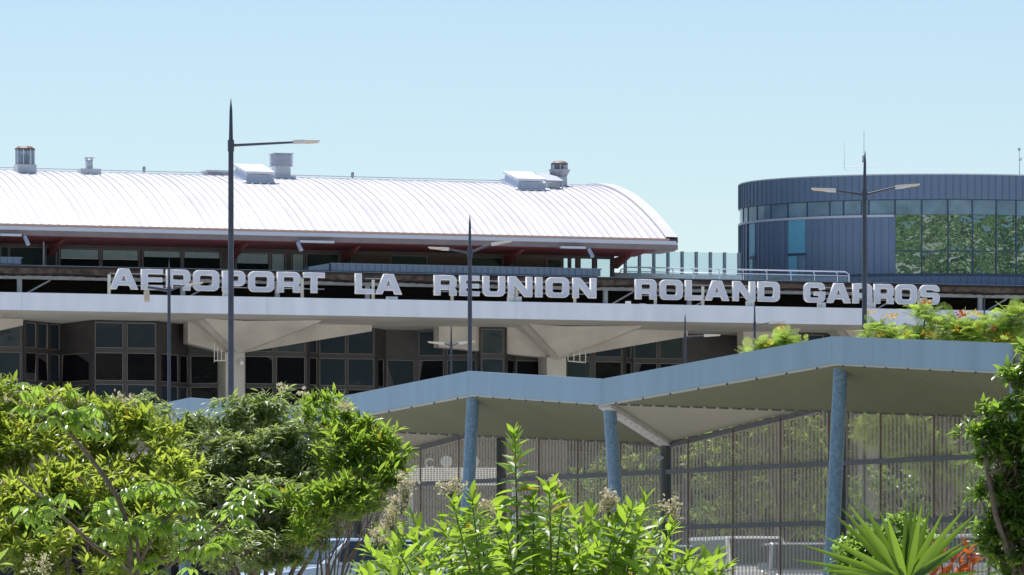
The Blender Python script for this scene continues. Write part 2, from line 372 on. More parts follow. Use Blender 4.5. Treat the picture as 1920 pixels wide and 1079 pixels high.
# ---- curtain wall
ROWY = [(608,655), (664,716), (723,778)]
rows = [(bz(250,b,6), bz(250,a,6)) for a, b in ROWY]
h3 = rows[2][1]-rows[2][0]; gap = rows[1][0]-rows[2][1]
rows += [(rows[2][0]-(gap+h3)*k, rows[2][1]-(gap+h3)*k) for k in (1, 2, 3)]
WALLTOP = zs - .02
FAC = [(-80,6,42,6,[(-76,-18),(-12,38)],7),
 (42,6,115,8,[(47,66),(70,88),(93,110)],7),
 (115,8,176,5.2,[(118,169)],6),
 (176,5.2,294,5.2,[(178,230),(238,291)],7),
 (294,5.2,352,7.4,[(300,332),(336,350)],6),
 (352,7.4,420,6.6,[(358,409)],6),
 (456,6.6,575,6.6,[(459,511),(518,571)],7),
 (575,6.6,596,7.5,[(579,593)],7),
 (596,7.5,703,7.5,[(599,647),(652,700)],7),
 (703,7.5,722,8.2,[(707,718)],6),
 (722,8.2,782,8.2,[(726,776)],6),
 (782,8.2,900,6.6,[(786,832),(839,892)],7),
 (900,5.4,946,5.4,[(903,943)],7),
 (946,5.4,964,6.8,[(950,961)],6),
 (964,6.8,1024,6.8,[(968,1017)],6),
 (1058,6.6,1168,6.6,[(1062,1106),(1115,1165)],7),
 (1168,6.6,1186,7.5,[(1172,1182)],7),
 (1186,7.5,1284,7.5,[(1189,1231),(1237,1280)],7),
 (1284,7.5,1392,8.2,[(1290,1340),(1346,1388)],6),
 (1392,8.2,1500,6.6,[(1397,1444),(1450,1496)],7),
 (1500,5.4,1546,5.4,[(1503,1543)],7),
 (1546,5.4,1610,6.8,[(1562,1605)],6),
 (1644,6.6,1920,6.6,[(1648+54*k,1694+54*k) for k in range(5)],7),
 (1920,6.6,2200,6.6,[(1924+54*k,1970+54*k) for k in range(5)],7)]
wall = MB()
def facet(px0, y0, px1, y1, panes, flags):
    x0, x1 = bx(px0, y0), bx(px1, y1)
    p0, p1 = Vector((x0,y0,0)), Vector((x1,y1,0)); d = (p1-p0).normalized(); nrm = Vector((d.y,-d.x,0)); Ln = (p1-p0).length
    def slab(a, b, z0, z1, o0, o1, mb):
        q = lambda s, o: p0 + d*s + nrm*o
        f = [q(a,o1), q(b,o1), q(b,o0), q(a,o0)]
        mb.hexa([Vector((v.x,v.y,z0)) for v in f], [Vector((v.x,v.y,z1)) for v in f])
    slab(0, Ln, 1.2, WALLTOP, -.25, 0, wall)
    cuts = [(bray(a,x0,y0,x1,y1)*Ln, bray(b,x0,y0,x1,y1)*Ln) for a, b in panes]
    # upright and level mullions proud of the panes
    ed = [0] + [v for c in cuts for v in c] + [Ln]
    for i in range(0, len(ed), 2):
        if ed[i+1]-ed[i] > .02: slab(ed[i]+.001, ed[i+1]-.001, 1.3, WALLTOP-.02, -.05, .07, wall)
    for a, b in cuts:
        zz = [rows[-1][0]-.1] ; 
        lst = [r for k, r in enumerate(rows) if (k > 0 or flags == 7)]
        lv = sorted([WALLTOP-.03] + [v for r in lst for v in r] + [1.3])
        for i in range(0, len(lv), 2):
            slab(a-.02, b+.02, lv[i]+.002, lv[i+1]-.002, -.045, .062, wall)
        for k, (z0, z1) in enumerate(rows):
            if k == 0 and flags == 6: continue
            m = MB(); tlt = random.gauss(0, .013); tl2 = random.gauss(0, .012)
            q = lambda s, z, o: (lambda v: (v.x, v.y, z))(p0 + d*s + nrm*o)
            oz = .02
            m.add([q(a+.03,z0+.03,oz-tlt+tl2), q(b-.03,z0+.03,oz-tlt-tl2), q(b-.03,z1-.03,oz+tlt-tl2), q(a+.03,z1-.03,oz+tlt+tl2)], [(0,1,2,3)])
            m.mi = 1; g = .020
            for (s0,s1,e0,e1) in ((a,b,z0,z0+g),(a,b,z1-g,z1),(a,a+g,z0+g,z1-g),(b-g,b,z0+g,z1-g)):
                f = [p0+d*s0+nrm*.05, p0+d*s1+nrm*.05, p0+d*s1+nrm*.0, p0+d*s0+nrm*.0]
                m.hexa([Vector((v.x,v.y,e0)) for v in f], [Vector((v.x,v.y,e1)) for v in f])
            m.build('window_pane', [M['pane_blue'] if (k == 0 or random.random() < .3) else M['pane'], M['gasket']], term)
for f in FAC: facet(*f)
wall.build('curtain_wall', M['mullion'], term)
# ---- concrete columns with cantilever brackets
def bracket(c, wl, wr):
    m = MB(); ly = 5.9
    zt = WALLTOP + .06; za = bz(1041, 670, 5.2) ; cw = (bx(c+18,5.5)-bx(c-18,5.5))/2; xc = bx(c, 5.5)
    xr, xl = bx(c+wr, ly), bx(c-wl, ly)
    ze, zl = bz(1285, 632, 5.9), bz(960, 654, 5.9)
    m.prism_y([(xc-cw, za), (xc+cw, za), (xr, ze), (xr, zt), (xl, zt), (xl, zl)], 5.55, 6.4)      # tapered wall beam
    # two fins reaching forward under the slab and the faces between them
    A = Vector((xc, 4.9, za)); 
    t1 = Vector((xc - 2.1, 3.2, zf0-.06)); t2 = Vector((xc + 3.6, 3.0, zf0-.06)); t3 = Vector((xc-.1, 3.5, zf0-.12)); B = Vector((xc, 5.6, za)); b1 = Vector((xc-2.1,5.6,zf0-.1)); b2 = Vector((xc+3.6,5.6,zf0-.1))
    m.add([A,t1,t3,t2,B,b1,b2], [(0,2,1),(0,3,2),(0,1,5,4),(0,4,6,3),(1,2,3,6,5)])
    o = m.build('bracket', M['concrete'], term)
    f = MB()
    for t in (t1, t2):
        a = A + (B-A)*.5; e = t + Vector((0, .55, .02)); f.beam(a + Vector((0,0,-.02)), e, .34, .22)
    f.build('bracket_rib', M['concrete'], term)
    MB().prism([(xc-cw,5.3),(xc+cw,5.3),(xc+cw,6.6),(xc-cw,6.6)], 1.2, za+.003).build('column', M['concrete'], term)
    return xc, za
for c, wl, wr in ((-160,90,200),(439,90,254),(1041,222,244),(1625,236,240)): bracket(c, wl, wr)
for c, i0 in ((440,(-38,-32,-25,-17)),(1041,(24,35,46,57))):
    m = MB()
    for k, dx in enumerate(i0):
        x = bx(c+dx, 4.6); t = k if c > 500 else 3-k
        m.box(x-.02, x+.02, 4.58, 4.62, bz(c+dx, 676+1.2*t, 4.6), bz(c+dx, 664-7*t, 4.6))
    x0, x1 = bx(c+i0[0], 4.6), bx(c+i0[3], 4.6); z = bz(c, 677, 4.6)
    m.beam((x0,4.6,z),(x1,4.6,z-.06 if c > 500 else z),.05,.05)
    m.build('rod_rack', M['post'], term)
x = bx(452, 5.2)
m = MB(); m.lathe([(.0,-.14),(.09,-.10),(.115,0),(.10,.06),(0,.07)], 12, (x,5.1,bz(452,680,5.1))); m.box(x-.05,x+.05,5.15,5.3,bz(452,680,5.1)+.04,bz(452,680,5.1)+.14)
m.build('dome_camera', M['white'], term, smooth='auto')
# ---- dark recess over the slab: back wall, steel frame, weathered overhanging edge
zo = bz(960, 517.5, 1.6)
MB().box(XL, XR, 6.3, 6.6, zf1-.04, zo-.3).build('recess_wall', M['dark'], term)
m = MB()                                         # underside of the overhang, corrugated, with a ragged dark lip
nx = 320; vs = []
for i in range(nx+1):
    x = XL + (XR-XL)*i/nx; wv = .035*(i % 2) + .07*max(0, math.sin(x*1.55)+.2)**2*.5
    for y, z in ((1.6, zo-.10), (1.62, zo-.30-wv), (3.2, zo-.36-wv*.6), (6.3, zo-.42)): vs.append((x, y, z))
m.add(vs, [(i*4+j, (i+1)*4+j, (i+1)*4+j+1, i*4+j+1) for i in range(nx) for j in range(3)])
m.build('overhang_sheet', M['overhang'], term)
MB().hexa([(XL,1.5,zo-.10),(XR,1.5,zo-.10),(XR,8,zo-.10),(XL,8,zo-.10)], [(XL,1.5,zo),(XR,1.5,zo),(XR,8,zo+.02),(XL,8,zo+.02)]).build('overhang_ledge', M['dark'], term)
zb1, zb0 = bz(1150, 535, 3), bz(1150, 545.5, 3)
MB().box(XL, XR, 2.95, 3.1, zb0, zb1).build('steel_beam', M['galv'], term)
for px in (35, 341, 518, 687, 1133, 1290, 1630, 1835):
    x = bx(px, 3)
    m = MB(); m.box(x-.11, x+.11, 2.8, 2.949, zf1-.05, zb0-.01); m.box(x-.16, x+.16, 2.9, 2.948, zb0-.005, zb1-.02)
    for k in (-.09, .09): m.box(x+k-.02, x+k+.02, 2.88, 2.9, zb0+.06, zb1-.08)
    m.build('steel_post', M['galv'], term)
    if px in (35, 341, 1290, 1630, 1835, 1133):
        MB().beam((x+.15, 3.02, zf1+.02), (x+1.5, 3.02, zb0-.02), .07, .07).build('brace', M['galv'], term)
for px, w_ in ((1178,.1),(1205,.13),(735,.25)):
    x = bx(px,.6); MB().box(x-w_,x+w_,.5,.75,zf1,zf1+.06+.1*(px<1200)).build('roof_fitting', M['white'], term)
MB().box(XL, XR, 1.75, 6.95, zo+.022, zo+.05).build('bounce_deck', M['coping'], term)  # unseen pale sheet, added to bounce sunlight up onto the red soffit
# ---- upper storey
LYW = 7.0
zw0 = bz(960, 520, LYW); zw1 = bz(960, 476, LYW)
zeave = bz(960, 442.5, 4)
def useg(px0, px1, py0, py1, name, m, off=0, t=.06):   # flat piece on the upper wall, rows given at its left edge's photo column
    a, b = bx(px0, LYW-off), bx(px1, LYW-off); pm = (px0+px1)/2
    z1, z0 = bz(pm, py0, LYW-off), bz(pm, py1, LYW-off)
    return MB().box(a, b, LYW-off-t, LYW-off, z0, z1).build(name, m, term)
xe = bx(1152, LYW)
xo = bx(1054, LYW)
MB().box(XL, xo, LYW, LYW+.2, zw0-.1, zeave+.2).build('upper_wall', M['brownwall'], term)
MB().box(xo, xe, LYW, LYW+.2, zw1-.16, zeave+.2).build('upper_lintel', M['brownwall'], term)
for a, b in ((1054,1057),(1066.5,1071.5),(1080.5,1089),(1112,1120),(1146,1152)):
    MB().box(bx(a,LYW), bx(b,LYW), LYW, LYW+.2, zw0-.1, zw1-.163).build('corner_post', M['brownwall'], term)
for a, b in ((1057.3,1066.2),(1071.8,1080.2),(1089.3,1111.7),(1120.3,1145.7)):
    MB().box(bx(a,LYW), bx(b,LYW), LYW+.09, LYW+.11, zw0-.1, zw1-.164).build('corner_window', M['clear'], term)
ty = lambda px: 469 + (px-960)*.0225 - 0     # wall head line
for a, b, kind in ((-60,-2,0),(2,15,0),(18,80,0),(86,105,0),(112,186,1),(191,260,1),(268,339,2),(344,413,2),(443,504,3),(508,534,3),(547,570,3),(575,634,0),(639,658,0),(733,800,0),(883,942,0),(1026,1052,0)):
    tp = ty((a+b)/2) + 16.5; bt = ty((a+b)/2) + 49
    useg(a, b, tp, bt, 'window', [M['pane_blue'], M['pane'], M['pane'], M['pane']][kind], .01, .03)
    fr = MB(); x0, x1 = bx(a,LYW-.05), bx(b,LYW-.05); pm = (a+b)/2; z1, z0 = bz(pm,tp,LYW-.05), bz(pm,bt,LYW-.05)
    for q in ((x0-.05,x0+.02,z0,z1),(x1-.02,x1+.05,z0,z1),(x0-.05,x1+.05,z1,z1+.05)): fr.box(q[0],q[1],LYW-.09,LYW-.001,q[2],q[3])
    fr.build('window_frame', M['brownfascia'], term)
    if kind == 1: useg(a+2, b-2, tp+1, tp+17, 'blind', M['blind'], .045, .02); useg(a+2, b-2, tp+17.2, tp+18.6, 'blind_rail', M['letter'], .045, .03)
    if kind == 2: useg(a+2, b-2, tp+1, tp+12, 'blind', M['blind'], .045, .02)
    if kind == 3: useg(a+2, b-2, tp+1, tp+(20 if b-a > 30 else 36), 'blind', M['blind'], .045, .02)
for a, b in ((660,730),(803,875),(965,1024)):
    tp = ty((a+b)/2) + 16.5; bt = tp + 33
    for k in range(9): useg(a, b, tp+4*k, tp+4*k+2.6, 'louvre_slat', M['louvre'], .02+.02*0, .07)
x = bx(82, 6.2); MB().tube([(x,6.2,bz(82,499,6.2)),(x,6.2,bz(82,441,6.2))], .035, 8).build('drainpipe', M['white'], term)
# ribbed grey-blue parapet box on the lower roof
def ribbed(px0, px1, pyt, pyb, ly, ramp=None):
    x0, x1 = bx(px0, ly), bx(px1, ly); pm = 960; z1, z0 = bz(pm, pyt, ly), bz(pm, pyb, ly); m = MB(); nrib = int((x1-x0)/.31)
    poly = []
    for i in range(nrib):
        xa = x0 + (x1-x0)*i/nrib; wd = (x1-x0)/nrib
        poly += [(xa, ly), (xa+wd*.55, ly), (xa+wd*.62, ly+.05), (xa+wd*.93, ly+.05)]
    poly += [(x1, ly), (x1, ly+1.0), (x0, ly+1.0)]
    m.prism(poly, z0, z1-.05); m.box(x0-.05, x1+.05, ly-.06, ly+1.05, z1-.049, z1)
    return m.build('ribbed_upstand', M['ribbed'], term), x0, z0, z1
o, x0, z0, z1 = ribbed(621, 1126, 500.5, 514.5, 4.4)
xa = bx(580, 4.4)
MB().hexa([(xa,4.5,z0),(x0-.06,4.5,z0),(x0-.06,5.3,z0),(xa,5.3,z0)], [(xa,4.5,z0+(z1-z0)*.45),(x0-.06,4.5,z1-.02),(x0-.06,5.3,z1-.02),(xa,5.3,z0+(z1-z0)*.45)]).build('upstand_end', M['ribbed'], term)
ribbed(-60, 40, 502, 514, 4.4)
# ---- vaulted roof
EVX, RGX = 4.0, 15.6
zr = bz(960, 346, RGX) ; xend = bx(1271, EVX)
XRL = XL
def prof(t):                                  # 0 at the ridge .. 1 at the eave
    return RGX - (RGX-EVX)*t, zr - (zr-zeave)*t**1.8
roof = MB(); ts = [k/14 for k in range(15)]
pf = [prof(t) for t in ts]; back = [(2*RGX-y, z) for y, z in pf[1:]]
line = pf[::-1] + back
roof_poly = line
m = MB(); vs = []
for x in (XRL, xend-.02):
    for y, z in line: vs.append((x, y, z-.05))
for x in (XRL, xend-.02):
    for y, z in line: vs.append((x, y, z-.22))
k = len(line)
m.add(vs, [(i, i+1, k+i+1, k+i) for i in range(k-1)] + [(2*k+i, 3*k+i, 3*k+i+1, 2*k+i+1) for i in range(k-1)] + [(i, 2*k+i, 2*k+i+1, i+1) for i in range(k-1)] + [(k+i, k+i+1, 3*k+i+1, 3*k+i) for i in range(k-1)])
vault = m.build('vaulted_roof', M['brownfascia'], term)
# standing-seam roof sheets: one object each, sharing a mesh
SW = .40
m = MB(); sec = [(0, .016), (.0, .05), (.035, .05), (.035, .012), (SW*.5, 0), (SW-.001, .012)]
full = pf[::-1] + back[:6]
vs = []
for y, z in full:
    for sx, sz in sec: vs.append((sx, y, z + sz))
q = len(sec)
m.add(vs, [(i*q+j, i*q+j+1, (i+1)*q+j+1, (i+1)*q+j) for i in range(len(full)-1) for j in range(q-1)] + [tuple(range(q))])
sheet_me = m.mesh('roof_sheet', M['roofmetal'])
nsh = int((xend-.62-XRL)/SW)
for i in range(nsh):
    o = link('roof_sheet', sheet_me, vault); o.location = (xend-.62-SW*(i+1), 0, random.uniform(-.004,.004))
# verge trim on the right end
m = MB(); vs = []
for x, dz in ((xend-.62,.02),(xend-.60,.12),(xend,.12),(xend+.01,-.15)):
    for y, z in full: vs.append((x, y, z+dz))
k = len(full); m.add(vs, [(j*k+i, j*k+i+1, (j+1)*k+i+1, (j+1)*k+i) for j in range(3) for i in range(k-1)])
m.build('verge_trim', M['roofmetal'], vault)
# eave: lens fringe strip, gutter, board, red soffit with brackets
MB().box(XRL, xend-.45, EVX-.05, EVX-.002, zeave-.08, zeave+.035).build('eave_fringe', M['orange_fringe'], vault)
MB().box(XRL, xend-.12, EVX-.14, EVX-.051, zeave-.26, zeave-.081).build('gutter', M['gutter'], vault)
MB().box(XRL, xend-.02, EVX-.06, EVX+.06, zeave-.50, zeave-.261).build('eave_board', M['brownfascia'], vault)
m = MB(); xv = bx(1216, 5); 
m.hexa([(XRL,EVX+.07,zeave-.51),(xv,EVX+.07,zeave-.51),(xv,LYW-.01,zw1-.03),(XRL,LYW-.01,zw1-.03)], [(XRL,EVX+.07,zeave-.40),(xv,EVX+.07,zeave-.40),(xv,LYW-.01,zw1+.3),(XRL,LYW-.01,zw1+.3)])
m.build('eave_soffit', M['red'], vault)
m = MB(); m.prism_y([(xv+.01, zeave-.56), (xend-.1, zeave-.56), (xend-.02, zeave-.35), (xend-.02, zeave-.2), (xv+.01, zeave-.2)], EVX+.07, EVX+2.2)
m.build('verge_soffit', M['brownfascia'], vault)
for px in (-30, 104, 446, 655, 960, 1168):
    x = bx(px, 6)
    m = MB(); m.add([(x-.09,EVX+.3,zeave-.63),(x-.09,LYW-.02,zw1-.1),(x-.09,LYW-.02,zw1-.62),(x+.09,EVX+.3,zeave-.63),(x+.09,LYW-.02,zw1-.1),(x+.09,LYW-.02,zw1-.62)], [(0,1,2),(3,5,4),(0,2,5,3),(0,3,4,1),(1,4,5,2)])
    m.build('eave_bracket', M['red'], vault)
for a, b, c in ((0,40,48),(562,626,560),(1050,1098,1106)):
    x0, x1 = bx(a, 3.7), bx(b, 3.7); z = zeave-.52
    m = MB(); m.box(x0, x1, 3.62, 3.78, z-.05, z+.06); m.beam((x0+.2,3.75,z),(x0+.2,4.0,z+.1),.04,.04); m.build('strip_light', M['alu'], vault)
    xc = bx(c, 3.7); m = MB(); m.tube([(xc,3.85,z-.05),(xc+.10,3.6,z-.42)], [.09,.1], 10); m.beam((xc,3.85,z-.05),(xc,3.95,z+.1),.04,.04); m.build('spot_light', M['alu'], vault)
MB().box(XRL, xe, RGX*2-EVX-2.9, RGX*2-EVX-2.7, 1.2, zw0+.2).build('rear_wall', M['brownwall'], term)
# building body behind the glazing
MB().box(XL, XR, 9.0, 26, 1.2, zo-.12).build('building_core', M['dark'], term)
# ridge lightning cable
zc = zr + .17
ridge_c = thing('ridge_cable', 'thin cable on short posts along the top of the white vaulted roof', 'cable', TL, TH)
MB().tube([(XRL,RGX,zc),(bx(1000,RGX),RGX,zc)], .022, 6).build('cable', M['alu_dark'], ridge_c)
for px in (270, 661):
    x = bx(px, RGX); m = MB(); m.lathe([(.04,0),(.04,.16),(.075,.18),(.085,.3),(.05,.38),(0,.40)], 10, (x,RGX,zr+.02)); m.build('cable_post', M['alu_dark'], ridge_c, smooth='auto')

# ---- roof fittings (each its own thing)
def roofz(ly):
    t = (RGX-ly)/(RGX-EVX); return zr - (zr-zeave)*max(0, t)**1.8
def at_roof(px, ly): return (bx(px, ly), ly, roofz(ly))
def rthing(name, label, cat, px, ly, group=None):
    x, y, z = at_roof(px, ly)
    o = thing(name, label, cat, (x*ct - y*st_, Y0 + x*st_ + y*ct, z), TH, group); return o
# 1 glazed round fan with brown cap
g = 'ventilators on the vaulted roof'
t = rthing('roof_ventilator', 'tall mesh sided roof ventilator with brown cap at the left end of the vaulted roof', 'ventilator', 47, 12.9, g)
MB().box(-.46,.46,-.45,.45,-.3,.34).build('curb', M['alu'], t)
m = MB(); m.lathe([(.44,.34),(.44,1.06)], 8); m.build('mesh_drum', M['vglass'], t)
m = MB(); m.lathe([(.2,.34),(.2,.85),(0,.86)], 10); m.build('motor', M['alu_dark'], t)
for k in range(8):
    a = R(45*k+22); MB().box(.445*math.cos(a)-.025,.445*math.cos(a)+.025,.445*math.sin(a)-.025,.445*math.sin(a)+.025,.34,1.06).build('upright', M['alu'], t)
m = MB(); m.lathe([(.50,1.06),(.50,1.12),(.36,1.22),(0,1.25)], 8); m.build('cap', M['cap'], t)
# 2 small stack with flat cap
t = rthing('roof_stack', 'small square vent stack with flat cap on white box', 'vent', 167, 12.9)
MB().box(-.5,.5,-.4,.4,-.35,.22).build('curb', M['alu'], t)
MB().box(-.15,.15,-.15,.15,.22,.58).build('stack', M['alu'], t)
m = MB(); m.box(-.12,.12,-.12,.12,.58,.64)
for sx in (-1,1):
    for sy in (-1,1): m.box(sx*.13-.02,sx*.13+.02,sy*.13-.02,sy*.13+.02,.6,.74)
m.build('stack_opening', M['alu_dark'], t); MB().box(-.22,.22,-.22,.22,.74,.78).build('cap', M['alu'], t)
# skylights
def skylight(px, lbl):
    t = rthing('roof_skylight', lbl, 'skylight', px, 11.9, 'box skylights on the vaulted roof')
    m = MB(); m.hexa([(-.75,-1.0,-.25),(.75,-1.0,-.25),(.75,1.3,.3),(-.75,1.3,.3)], [(-.62,-.85,.22),(.62,-.85,.22),(.62,1.2,.72),(-.62,1.2,.72)]); m.build('curb', M['alu'], t)
    m = MB(); m.hexa([(-.72,-.95,.24),(.72,-.95,.24),(.72,1.3,.76),(-.72,1.3,.76)], [(-.72,-.95,.36),(.72,-.95,.36),(.72,1.3,.88),(-.72,1.3,.88)]); m.build('lid', M['white'], t)
    m = MB(); m.hexa([(-.85,-1.05,-.22),(.95,-1.05,-.22),(.95,-.9,-.16),(-.85,-.9,-.16)], [(-.85,-1.05,-.17),(.95,-1.05,-.17),(.95,-.9,-.1),(-.85,-.9,-.1)]); m.build('flashing', M['alu'], t)
    return t
skylight(478, 'white box skylight with sloping lid beside the louvred cowl'); skylight(985, 'white box skylight with sloping lid near the right end of the roof')
for px, wd, lb in ((412,.75,'low flat roof hatch behind the tall single arm lamp post'),(966,.52,'low flat roof hatch behind the right hand skylight')):
    t = rthing('roof_hatch', lb, 'hatch', px, 15.0)
    MB().box(-wd,wd,-.5,.5,-.2,.16).build('curb', M['alu_dark'], t); MB().box(-wd-.08,wd+.08,-.6,.6,.16,.24).build('lid', M['alu'], t)
# louvred cowl
t = rthing('louvred_cowl', 'square roof cowl with stacked horizontal louvres', 'vent', 527, 13.6)
m = MB(); m.box(-.38,.38,-.38,.38,-.3,.5); m.build('curb', M['alu'], t); MB().box(-.6,.6,-.55,.55,-.3,.07).build('flashing', M['alu'], t)
MB().box(-.36,.36,-.36,.36,.5,1.12).build('core', M['alu'], t)
for k in range(10):
    z = .52+.062*k; MB().hexa([(-.50,-.50,z),(.50,-.50,z),(.50,.50,z),(-.50,.50,z)],[(-.44,-.44,z+.042),(.44,-.44,z+.042),(.44,.44,z+.042),(-.44,.44,z+.042)]).build('louvre', M['white'], t)
MB().box(-.50,.50,-.50,.50,1.14,1.18).build('cap', M['alu'], t)
# exhaust fan with flared tray and the metal duct in front of it
t = rthing('exhaust_fan', 'round roof exhaust fan with flared metal tray and rusty cap', 'fan', 1049, 13.2, g)
MB().box(-.3,.3,-.3,.3,-.3,.42).build('curb', M['alu'], t)
m = MB(); m.lathe([(.30,.40),(.36,.42),(.58,.78),(.56,.78),(.34,.47)], 8); m.build('tray', M['alu_dark'], t)
m = MB(); m.lathe([(.36,.46),(.40,.52),(.40,1.02)], 14); m.build('housing', M['vglass'], t, smooth='auto'); MB().lathe([(.22,.46),(.22,.98)],10).build('motor', M['dark'], t)
for k in range(7):
    a = R(51.4*k); MB().box(.41*math.cos(a)-.02,.41*math.cos(a)+.02,.41*math.sin(a)-.02,.41*math.sin(a)+.02,.5,1.03).build('upright', M['alu'], t)
m = MB(); m.lathe([(.43,1.03),(.43,1.09),(.3,1.2),(0,1.24)], 16); m.build('cap', M['cap'], t, smooth='auto')
t = rthing('roof_duct', 'low grey sheet metal duct lying in front of the exhaust fan', 'duct', 1030, 12.4)
m = MB(); m.hexa([(-.45,-.9,.14),(.45,-.9,.14),(.45,.9,.62),(-.45,.9,.62)], [(-.45,-.9,.24),(.45,-.9,.24),(.45,.9,.74),(-.45,.9,.74)]); m.build('duct_body', M['alu_dark'], t)
for sx in (-1, 1): MB().box(sx*.40-.03,sx*.40+.03,-.88,-.82,-.3,.14).build('foot', M['alu'], t)
MB().box(-.35,.35,-.6,.7,-.3,.15).build('duct_base', M['alu'], t)

# ---- the big lettering
def arc(cx, cy, r, a0, a1, n=5): return [(cx+r*math.cos(R(a0+(a1-a0)*i/n)), cy+r*math.sin(R(a0+(a1-a0)*i/n))) for i in range(n+1)]
def rr(x0, y0, x1, y1, r): return arc(x1-r,y0+r,r,-90,0)+arc(x1-r,y1-r,r,0,90)+arc(x0+r,y1-r,r,90,180)+arc(x0+r,y0+r,r,180,270)
def glyph(ch, w):
    v, h, r = .31, .235, .27
    if ch == 'I': return [[(0,0),(w,0),(w,1),(0,1)]]
    if ch == 'L': return [[(0,0),(w,0),(w,h),(v,h),(v,1),(0,1)]]
    if ch == 'T': return [[(w/2-v/2,0),(w/2+v/2,0),(w/2+v/2,1-h),(w,1-h),(w,1),(0,1),(0,1-h),(w/2-v/2,1-h)]]
    if ch == 'E': return [[(0,0),(w,0),(w,.22),(v,.22),(v,.39),(w*.97,.39),(w*.97,.60),(v,.60),(v,.78),(w,.78),(w,1),(0,1)]]
    if ch == 'N': return [[(0,0),(v*.95,0),(v*.95,.62),(w-v*1.2,0),(w,0),(w,1),(w-v*.95,1),(w-v*.95,.38),(v*1.2,1),(0,1)]]
    if ch == 'A': return [[(0,0),(.33,0),(.42,.2),(w-.42,.2),(w-.33,0),(w,0),(w*.5+.25,1),(w*.5-.25,1)], [(w/2-.16,.40),(w/2+.16,.40),(w/2,.74)]]
    if ch == 'O': return [rr(0,0,w,1,r), rr(v,h,w-v,1-h,.1)]
    if ch == 'D': return [[(0,0)]+arc(w-r,r,r,-90,0)+arc(w-r,1-r,r,0,90)+[(0,1)], [(v,h)]+arc(w-v-.1,h+.1,.1,-90,0)+arc(w-v-.1,1-h-.1,.1,0,90)+[(v,1-h)]]
    if ch == 'P': return [[(0,0),(v,0),(v,.27)]+arc(w-r,.27+r,r,-90,0)+arc(w-r,1-r,r,0,90)+[(0,1)], rr(v,.48,w-v,.78,.07)]
    if ch == 'R': return [[(0,0),(v,0),(v,.28),(w-v-.03,.28),(w-v-.02,0),(w,0),(w,.27),(w-.10,.38)]+arc(w-.2,.58,.2,-45,0)+arc(w-r,1-r,r,0,90)+[(0,1)], rr(v,.50,w-v,.78,.07)]
    if ch == 'U': return [arc(r,r,r,180,270)+arc(w-r,r,r,-90,0)+[(w,1),(w-v,1)]+arc(w-v-.1,h+.1,.1,0,-90,3)+arc(v+.1,h+.1,.1,-90,-180,3)+[(v,1),(0,1)]]
    if ch == 'G': return [[(w,.68)]+arc(w-r,1-r,r,0,90)+arc(r,1-r,r,90,180)+arc(r,r,r,180,270)+arc(w-r,r,r,-90,0)+[(w,.55),(w*.5,.55),(w*.5,.36),(w-v,.36),(w-v,h),(v,h),(v,1-h),(w-v,1-h),(w-v,.68)]]
    if ch == 'S':
        q = .2
        return [[(w,.70)]+arc(w-r,1-r,r,0,90)+arc(r,1-r,r,90,180)+arc(q,.39+q,q,180,270)+[(w-v,.39),(w-v,h),(v,h),(v,.31),(0,.31)]+arc(r,r,r,180,270)+arc(w-r,r,r,-90,0)+arc(w-q,.61-q,q,0,90)+[(v,.61),(v,1-h),(w-v,1-h),(w-v,.70)]]
def glyph_mesh(name, loops, s, ext, off, m, bev=0):
    cu = bpy.data.curves.new(name, 'CURVE'); cu.dimensions = '2D'; cu.fill_mode = 'BOTH'; cu.extrude = ext; cu.offset = off; cu.bevel_depth = bev; cu.bevel_resolution = 0
    for lp in loops:
        pts = [p for i, p in enumerate(lp) if i == 0 or (abs(p[0]-lp[i-1][0])+abs(p[1]-lp[i-1][1])) > 1e-5]
        sp = cu.splines.new('POLY'); sp.points.add(len(pts)-1)
        for i, (x, y) in enumerate(pts): sp.points[i].co = (x*s, y*s, 0, 1)
        sp.use_cyclic_u = True
    o = bpy.data.objects.new('tmp', cu); C.objects.link(o)
    me = bpy.data.meshes.new_from_object(o.evaluated_get(bpy.context.evaluated_depsgraph_get()))
    bpy.data.objects.remove(o); me.materials.clear(); me.materials.append(m); me.name = name
    return me
LYS = .55
zl0 = bz(960, 556.5, LYS); LH = bz(960, 519.5, LYS) - zl0
WORDS = [('AEROPORT', [(205.5,258),(265,304.5),(312,356),(362.5,410),(417,459),(466,513),(520,562),(569,608)], (205,608), (204,424,566)),
 ('LA', [(666,701),(704,752.5)], (684,735), (699,)),
 ('REUNION', [(814,855),(862,898),(905.5,946),(953,997),(1004,1016),(1024,1066),(1074,1117)], (811,1112), (847,957,968,1077)),
 ('ROLAND', [(1191,1230),(1237,1279),(1285,1315),(1322,1366),(1374,1415),(1421,1461)], (1197,1455), (1228,1317,1404)),
 ('GARROS', [(1507.5,1546),(1550,1594),(1599,1634),(1639,1674.5),(1679,1718),(1725,1760.5)], (1512,1755), (1538,1632,1722))]
